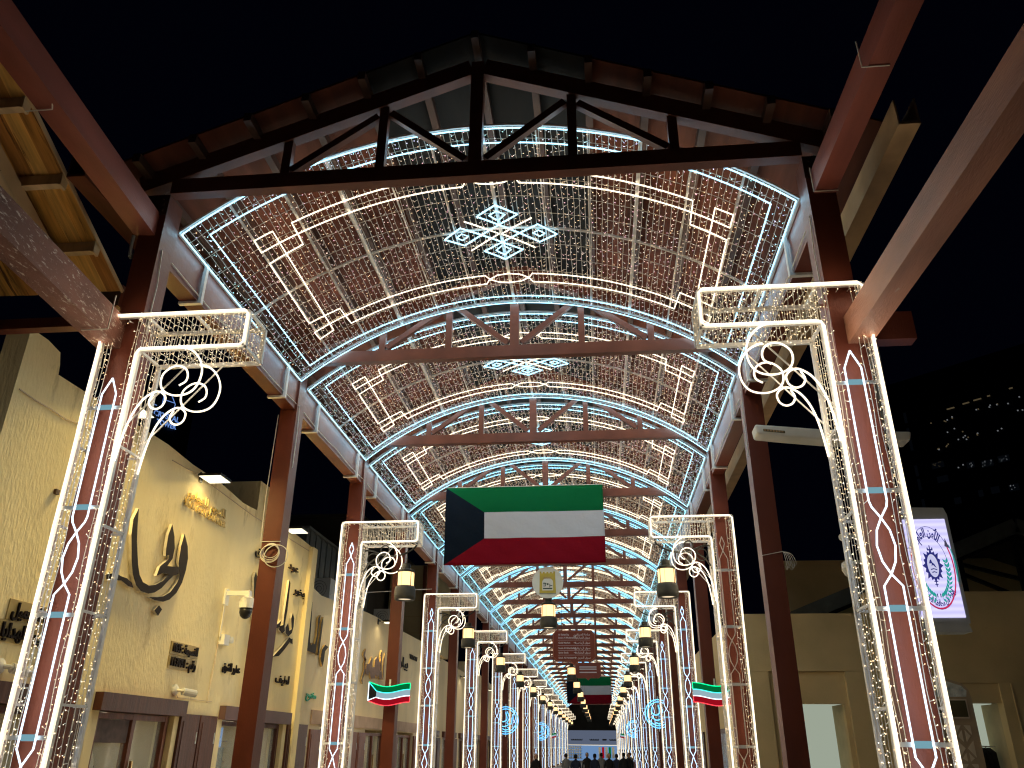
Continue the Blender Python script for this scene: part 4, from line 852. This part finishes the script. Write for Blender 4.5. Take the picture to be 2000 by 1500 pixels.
for z0, z1 in ((4.98, 5.08), (3.42, 3.53)): MB().prism([(5.56, 11.36, z0+(.0 if z0 > 4 else .0)), (6.23, 11.36, z0), (6.20, 11.36, z1), (5.56, 11.36, z1+.02)], 0, (0, .28, 0)).build('case_lip', M['greypanel'], t)
MB().box(5.61, 6.18, 11.35, 11.358, 3.60, 4.92).build('screen', M['screen'], t)
CX, CZ = 5.90, 4.26
def sp(nm, m_, b_): b_.build(nm, m_, t)
def oval(rx, rz, a0, a1, w_, y=11.347, n_=36):
    b_ = MB()
    for i in range(n_):
        A = [a0+(a1-a0)*(i+j)/n_ for j in (0, 1)]
        b_.prism([(CX+(rx+d)*math.cos(a), y, CZ+(rz+d*1.4)*math.sin(a)) for a, d in ((A[0], -w_), (A[1], -w_), (A[1], 0), (A[0], 0))], 0, (0, -.0015, 0))
    return b_
sp('print_ring', M['scr_ink'], oval(.272, .56, 0, 2*math.pi, .005)); sp('print_ring', M['scr_ink'], oval(.205, .42, 0, math.pi, .005))
sp('ribbon', M['scr_red'], oval(.272, .555, -1.62, .52, .016, 11.345)); sp('ribbon', M['scr_green'], oval(.300, .58, -.35, .55, .012, 11.343)); sp('ribbon', M['scr_red'], oval(.272, .555, math.pi-.5, 2*math.pi-1.6, .014, 11.345))
sp('ribbon', M['scr_dark'], MB().prism([(CX+x, 11.342, CZ+z) for x, z in ((.20, .28), (.222, .39), (.262, .25))], 0, (0, -.0015, 0))); sp('ribbon', M['scr_dark'], MB().prism([(CX-x, 11.342, CZ+z) for x, z in ((.20, .28), (.222, .39), (.262, .25))], 0, (0, -.0015, 0)))
for s in (-1, 1):
    b_ = MB()
    for i in range(11):
        a = -1.35+i*.165; px, pz = CX+s*.185*math.cos(a), CZ-.06+.36*math.sin(a)
        for e in (-.32, .32):
            d = a+math.pi/2; dx, dz = math.cos(d)*.2-math.cos(a)*e, math.sin(d)*.55+.0-math.sin(a)*e*1.2
            n_ = math.hypot(dx, dz); dx, dz = dx/n_*.062, dz/n_*.085
            b_.prism([(px, 11.345, pz), (px+s*(dx*.5+dz*.20), 11.345, pz+dz*.5-dx*.20), (px+s*dx, 11.345, pz+dz), (px+s*(dx*.5-dz*.20), 11.345, pz+dz*.5+dx*.20)], 0, (0, -.0015, 0))
    sp('wreath', M['scr_green'], b_)
b_ = MB(); star = []
for i in range(32):
    a = 2*math.pi*i/32; r_ = (1.0 if i % 4 == 0 else .86 if i % 2 == 0 else .72); star.append((CX+.135*r_*math.cos(a), 11.346, CZ+.02+.245*r_*math.sin(a)))
b_.prism(star, 0, (0, -.0012, 0)); sp('star', M['scr_ink'], b_)
b_ = MB(); b_.prism([(CX+.07*math.cos(a), 11.344, CZ+.02+.155*math.sin(a)) for a in np.linspace(0, 2*math.pi, 24, endpoint=False)], 0, (0, -.0012, 0)); sp('star_center', M['scr_white'], b_)
b_ = MB()
for L in ([(-.045, .03), (-.03, .075), (-.012, .085), (-.005, .045), (.02, .02), (.04, -.03), (.02, -.015), (.0, .01), (-.02, -.005), (-.012, .03)], [(-.04, -.045), (.0, -.035), (.045, -.05), (.04, -.062), (.0, -.048), (-.035, -.058)], [(-.03, -.085), (.0, -.075), (.035, -.09), (.03, -.10), (.0, -.088), (-.025, -.098)]): b_.prism([(CX+x, 11.342, CZ+.02+z) for x, z in L], 0, (0, -.001, 0))
for x, z, w2, h in ((0, .27, .012, .05), (0, .235, .07, .02), (-.03, .25, .015, .03), (.03, .25, .015, .03), (0, -.2, .012, .12), (0, -.19, .05, .012), (0, -.23, .04, .012), (-.02, -.375, .012, .05), (.02, -.375, .012, .05)): b_.box(CX+x-w2/2, CX+x+w2/2, 11.343, 11.3455, CZ+z-h/2, CZ+z+h/2)
b_.build('badge_detail', M['scr_ink'], t, kind='stuff')
def arc_text(body, rx, rz, a0, a1, size, flip=False):
    me = text_mesh('screen_lettering', body, size, .002, M['scr_ink'], 'CENTER', .004, abs(a1-a0)*.25)
    W2 = abs(a1-a0)*.125
    for v in me.vertices:
        u = (v.co.x+W2)/(2*W2); a = a0+(a1-a0)*u; r_ = v.co.y*(-1 if flip else 1)
        v.co = (CX+(rx+r_)*math.cos(a), 11.345-v.co.z, CZ+(rz+1.3*r_)*math.sin(a))
    link('screen_lettering', me, t)
arc_text(arabic('الأمن العام'), .235, .475, math.radians(128), math.radians(52), .12)
arc_text(arabic('إدارة أمن محافظة العاصمة'), .235, .475, math.radians(215), math.radians(325), .085, True)
t = thing('security_camera', 'white cameras clamped on the left of the screen pole', 'camera', (4.95, 11.5, 4.3)); [MB().box(-.02, .23, -.02, .02, z_, z_+.04).build('bracket', M['white'], t) for z_ in (.05, .42)]
MB().lathe([(.03, .10), (.09, .06), (.10, -.02), (.07, -.10), (.02, -.14)], 14, (-.10, 0, .0)).build('dome', M['white'], t); MB().tube([(-.02, 0, .44), (-.16, -.08, .40)], .05, 10).build('body', M['white'], t)
# totem map
t = thing('map_totem', 'tan slanted-top totem with cream triangle pattern by the right column', 'totem', (0, 13.0, 0))
MB().prism([(5.86, 0, 0), (6.71, 0, 0), (6.71, 0, 2.70), (6.69, 0, 2.82), (6.62, 0, 2.90), (6.33, 0, 3.0), (5.86, 0, 3.14)], 0, (0, .18, 0)).build('body', M['totem'], t)
MB().prism([(5.9, -.006, 2.72), (6.64, -.006, 2.72), (6.66, -.006, 2.80), (6.60, -.006, 2.87), (6.33, -.006, 2.96), (5.9, -.006, 3.09)], 0, (0, .004, 0)).build('top_print', M['totemtop'], t)
MB().box(5.92, 6.63, -.012, -.002, 2.43, 2.69).build('panel_rim', M['totemlight'], t); MB().box(5.94, 6.61, -.018, -.0125, 2.45, 2.67).build('panel', M['totemgrey'], t)
b_ = MB()
for cx_ in (6.02, 6.26, 6.50):
    for j in range(5):
        z = 2.34-.5*j
        for sx in (-1, 1):
            b_.prism([(cx_+sx*.02, -.002, z), (cx_+sx*.11, -.002, z), (cx_+sx*.11, -.002, z-.13)], 0, (0, -.004, 0)); b_.prism([(cx_+sx*.02, -.002, z-.06), (cx_+sx*.02, -.002, z-.22), (cx_+sx*.085, -.002, z-.14)], 0, (0, -.004, 0))
            b_.prism([(cx_+sx*.11, -.002, z-.2), (cx_+sx*.11, -.002, z-.42), (cx_+sx*.015, -.002, z-.3)], 0, (0, -.004, 0)); b_.prism([(cx_+sx*.02, -.002, z-.36), (cx_+sx*.08, -.002, z-.43), (cx_+sx*.02, -.002, z-.47)], 0, (0, -.004, 0))
b_.build('triangle_pattern', M['totemlight'], t)

# ------------------------------------------------------------------ far towers
t = thing('office_tower', 'dark office tower with scattered lit windows far off on the right', 'building')
p0 = Vector((63.5, 160, 0)); dv = Vector((.7347, -.6784, 0)); nv = Vector((-.6784, -.7347, 0))
MB().prism([p0-nv*.5, p0+dv*46-nv*.5, p0+dv*46-nv*30, p0-nv*30], 0, (0, 0, 72)).build('body', M['tower'], t)
def pane(s, z, w2, h, m_): MB().prism([p0+dv*s+nv*0+Vector((0, 0, z)), p0+dv*(s+w2)+Vector((0, 0, z)), p0+dv*(s+w2)+Vector((0, 0, z+h)), p0+dv*s+Vector((0, 0, z+h))], 0, -nv*.2).build('window', m_, t)
for z in (63.9, 60.5, 58.0, 52.6, 49.8, 45.7): pane(2.3, z-1.2, .5, 2.2, M['window_dim'])
for s, z, w2 in ((10.6, 63.1, 1.4), (13.6, 63.3, 1.2), (15.6, 63.4, 1.4), (18.1, 63.5, .5), (22, 63.8, .6)): pane(s, z, w2, .22, M['window_warm'])
for s, z in [(9.7, 61.0), (11.0, 61.1), (16.0, 61.4), (18.0, 61.4), (19.6, 61.4), (21.1, 61.1), (22.8, 61.9), (22.6, 59.1), (10.9, 58.7), (12.0, 57.9), (9.5, 58.6), (6.8, 61.0), (12.2, 56.8), (14.5, 56.7), (18.1, 56.5), (19.2, 56.6), (11.0, 56.6), (9.2, 56.0), (12.9, 56.4), (7.0, 55.8), (10.0, 51.1), (11.0, 51.4), (9.4, 37.6), (11.0, 37.8), (13.4, 37.9)]:
    for j in range(random.randint(1, 3)): pane(s+random.uniform(-.4, .6), z+random.uniform(-.25, .25), .20, .20, random.choice([M['window_lit'], M['window_lit'], M['window_warm']]))
for s, z, w2, m_ in ((5.6, 52.6, 2.2, 'window_warm'), (11.8, 51.2, 1.3, 'window_lit'), (14.3, 50.8, 2.0, 'window_lit'), (17.2, 51.0, 1.9, 'window_lit'), (6.0, 49.7, 2.0, 'window_dim'), (17.8, 45.4, 1.6, 'window_lit'), (14.8, 45.6, 1.4, 'window_dim'), (8.2, 45.0, 1.2, 'window_dim'), (12.6, 45.5, .8, 'window_dim')):
    pane(s, z-.5, w2, 1.2, M['window_dim'])
    if m_ != 'window_dim':
        for i in range(int(w2*4)): pane(s+random.uniform(0, w2-.2), z-.4+random.uniform(0, .9), .17, .17, M[m_])
t = thing('sign_tower', 'dark tower with a dim blue rooftop name far off on the left', 'building')
q0 = Vector((-64.64, 110, 0)); d2 = Vector((.5361, .8441, 0)); n2 = Vector((.8441, -.5361, 0))
MB().prism([q0-d2*5-n2*.4, q0+d2*4.5-n2*.4, q0+d2*4.5-n2*9, q0-d2*5-n2*9], 0, (0, 0, 54)).build('body', M['tower'], t)
def on_sign(me, s, z):
    for v in me.vertices: p = q0+d2*(s+v.co.x)+n2*(.05+v.co.z); v.co = (p.x, p.y, z+v.co.y)
    return me
link('sign_letters', on_sign(text_mesh('sign_letters', 'CRYSTAL', 1.25, .08, M['crystal'], 'CENTER', .01, 4.3), 0, 48.8), t); link('sign_letters', on_sign(text_mesh('sign_letters', 'TOWER', 1.2, .08, M['crystal'], 'CENTER', .01, 3.3), .2, 47.55), t)
q = MB()
for L in ([(-2.3, 50.1), (-1.9, 50.1)], [(-1.1, 52.8), (-1.1, 50.0)], [(.2, 52.4), (1.0, 51.2), (.9, 50.6), (.2, 49.9)], [(-.6, 51.4), (.8, 51.4)]): q.tube([q0+d2*s+n2*.05+Vector((0, 0, z)) for s, z in L], .06, 4)
q.build('sign_mark', M['crystal'], t)

# ------------------------------------------------------------------ end of the street
E_ = thing('end_shop', 'blue-lit shop front closing the far end of the street', 'building'); EY = 156.
MB().box(-14, 16, EY+3, EY+3.3, 0, 9.5).build('wall', M['darkwall'], E_)
MB().box(-5.4, 5.6, EY, EY+.3, 2.55, 4.9).build('sign_face', M['shopsign'], E_)
MB().box(-14, -5.4, EY, EY+.3, 0, 7.5).build('wall', M['darkwall'], E_); MB().box(5.6, 16, EY, EY+.3, 0, 7.5).build('wall', M['darkwall'], E_); MB().box(-5.4, 5.6, EY-.02, EY+.25, 4.91, 7.5).build('fascia', M['darkwall'], E_)
b_ = MB()
for x, w_ in ((-2.9, 2.0), (.2, 1.6), (2.0, .7), (3.6, 1.4)):
    b_.box(x-w_/2, x+w_/2, EY-.05, EY-.01, 3.25, 3.42); [b_.box(x-w_/2+w_*i/5-.07, x-w_/2+w_*i/5+.07, EY-.05, EY-.012, 3.42, 3.42+.3*((i*3) % 3+1)/3) for i in range(6)]
b_.build('sign_letters', M['black'], E_)
MB().box(-5.4, 5.6, EY+2.6, EY+2.8, 0, 2.5).build('back_wall', M['shopblue'], E_); MB().box(-5.3, 5.5, EY+.5, EY+1.4, 2.5, 2.54).build('ceiling_light', M['interior_light'], E_)  # blue light of the room is put into the glowing back wall
b_ = MB()
for j in range(5):
    for i in range(6): b_.box(-4.6+i*.42, -4.3+i*.42, EY+2.1, EY+2.5, .35+.42*j, .62+.42*j)
b_.build('goods', M['whitecloth'], E_)
b_ = MB(); [b_.box(-4.8, -2.0, EY+2.0, EY+2.55, .28+.42*j, .32+.42*j) for j in range(6)]; b_.build('shelf', M['black'], E_)
for x, m_ in ((.9, 'whitecloth'), (1.5, 'panel_red'), (2.1, 'whitecloth'), (2.7, 'panel_green'), (3.3, 'whitecloth')): MB().box(x, x+.4, EY+1.9, EY+1.95, .4, 2.2).build('hanging_cloth', M[m_], E_)
for s, nm in ((-1, 'left'), (1, 'right')):
    t = thing('lamp_post', 'black lamp post with amber lantern before the end shop, %s one' % nm, 'street lamp', (s*5.3+.3, 128, 0)); MB().lathe([(.12, 0), (.09, .4), (.06, .8), (.05, 4.7)], 10).build('post', M['iron'], t)
    MB().lathe([(.2, 0), (.24, .1), (.24, .55), (.2, .62)], 12, (0, 0, 4.75)).build('glass', M['lantern_glass'], t); MB().lathe([(.28, 0), (.1, .2), (.03, .35)], 12, (0, 0, 5.37)).build('cap', M['iron'], t); MB().lathe([(.06, 0), (.26, .03), (.26, .06), (.06, .05)], 12, (0, 0, 4.69)).build('base', M['iron'], t)

# ------------------------------------------------------------------ people seen over the bottom edge
def person(x, y, h, robe, hair, lab, yaw=0., wide=1., swing=.12):
    k = h/1.72; t = thing('person', lab, 'person', (x, y, 0), 'people walking far down the arcade', yaw)
    b_ = MB(); n_ = 14
    prof = [(0, .17, .13), (.06, .19, .14), (.5, .185, .135), (.85, .175, .125), (1.05, .165, .12), (1.25, .20, .125), (1.37, .215, .115), (1.43, .16, .09), (1.47, .065, .06), (1.52, .058, .06)]
    vs = [(k*wide*rx*math.cos(2*math.pi*i/n_), k*ry*math.sin(2*math.pi*i/n_), k*z) for z, rx, ry in prof for i in range(n_)]
    fs = [(a*n_+i, a*n_+(i+1) % n_, (a+1)*n_+(i+1) % n_, (a+1)*n_+i) for a in range(len(prof)-1) for i in range(n_)]
    b_.add(vs, fs+[tuple(range(n_-1, -1, -1)), tuple((len(prof)-1)*n_+i for i in range(n_))])
    for s in (-1, 1):
        arm = [(s*.19*wide*k, 0, 1.36*k), (s*.245*wide*k, .02*s*swing, 1.12*k), (s*.25*wide*k, s*swing*.6, .90*k), (s*.245*wide*k, s*swing, .78*k)]; b_.tube(arm, .05*k, 8)
        b_.box(s*.09*k-.05, s*.09*k+.05, -.16, .1, 0, .07)
    b_.build('body', robe, t, True)
    hd = MB(); hd.lathe([(.03, -.12), (.062, -.10), (.078, -.04), (.085, .03), (.078, .08), (.05, .115), (.012, .125)], 14, (0, -.01, 1.61*k)); hd.box(-.012, .012, -.115, -.08, 1.595*k, 1.635*k); hd.build('head', M['skin'], t, True)
    hr = MB(); hr.lathe([(.086, -.06), (.094, .02), (.088, .085), (.055, .125), (.012, .138)], 14, (0, .014, 1.61*k)); hr.build('hair', hair, t, True)
W = [M['navycloth'], M['clothes'], M['greycloth'], M['whitecloth']]
ppl = [(-1.9, 44, 1.70, 1, 1, 'person in a long black robe beside the left columns'), (-.55, 48, 1.72, 2, 1, 'person with bare grey top left of the crowd'), (.05, 45, 1.70, 0, 1, 'person in navy at the left of the crowd'), (.55, 50, 1.76, 1, 1, 'tall person in black left of the street centre'), (1.0, 47, 1.72, 0, 1, 'person in navy near the street centre'),
       (1.35, 52, 1.74, 2, 1, 'person in grey at the street centre'), (1.75, 46, 1.75, 1, 1, 'person in black just right of centre'), (2.2, 50, 1.70, 0, 1, 'person in navy right of centre'), (2.55, 48, 1.78, 1, 1, 'tall person in black right of centre'), (3.0, 54, 1.72, 1, 1, 'person in black near the right columns'), (3.25, 60, 1.74, 2, 1, 'person in grey beside the right columns')]
for i, (x, y, h, r_, hr_, lab) in enumerate(ppl): person(x, y, h, W[r_], M['clothes'], lab, random.uniform(-.4, .4)+(math.pi if i % 3 else 0), 1., random.uniform(.05, .18))
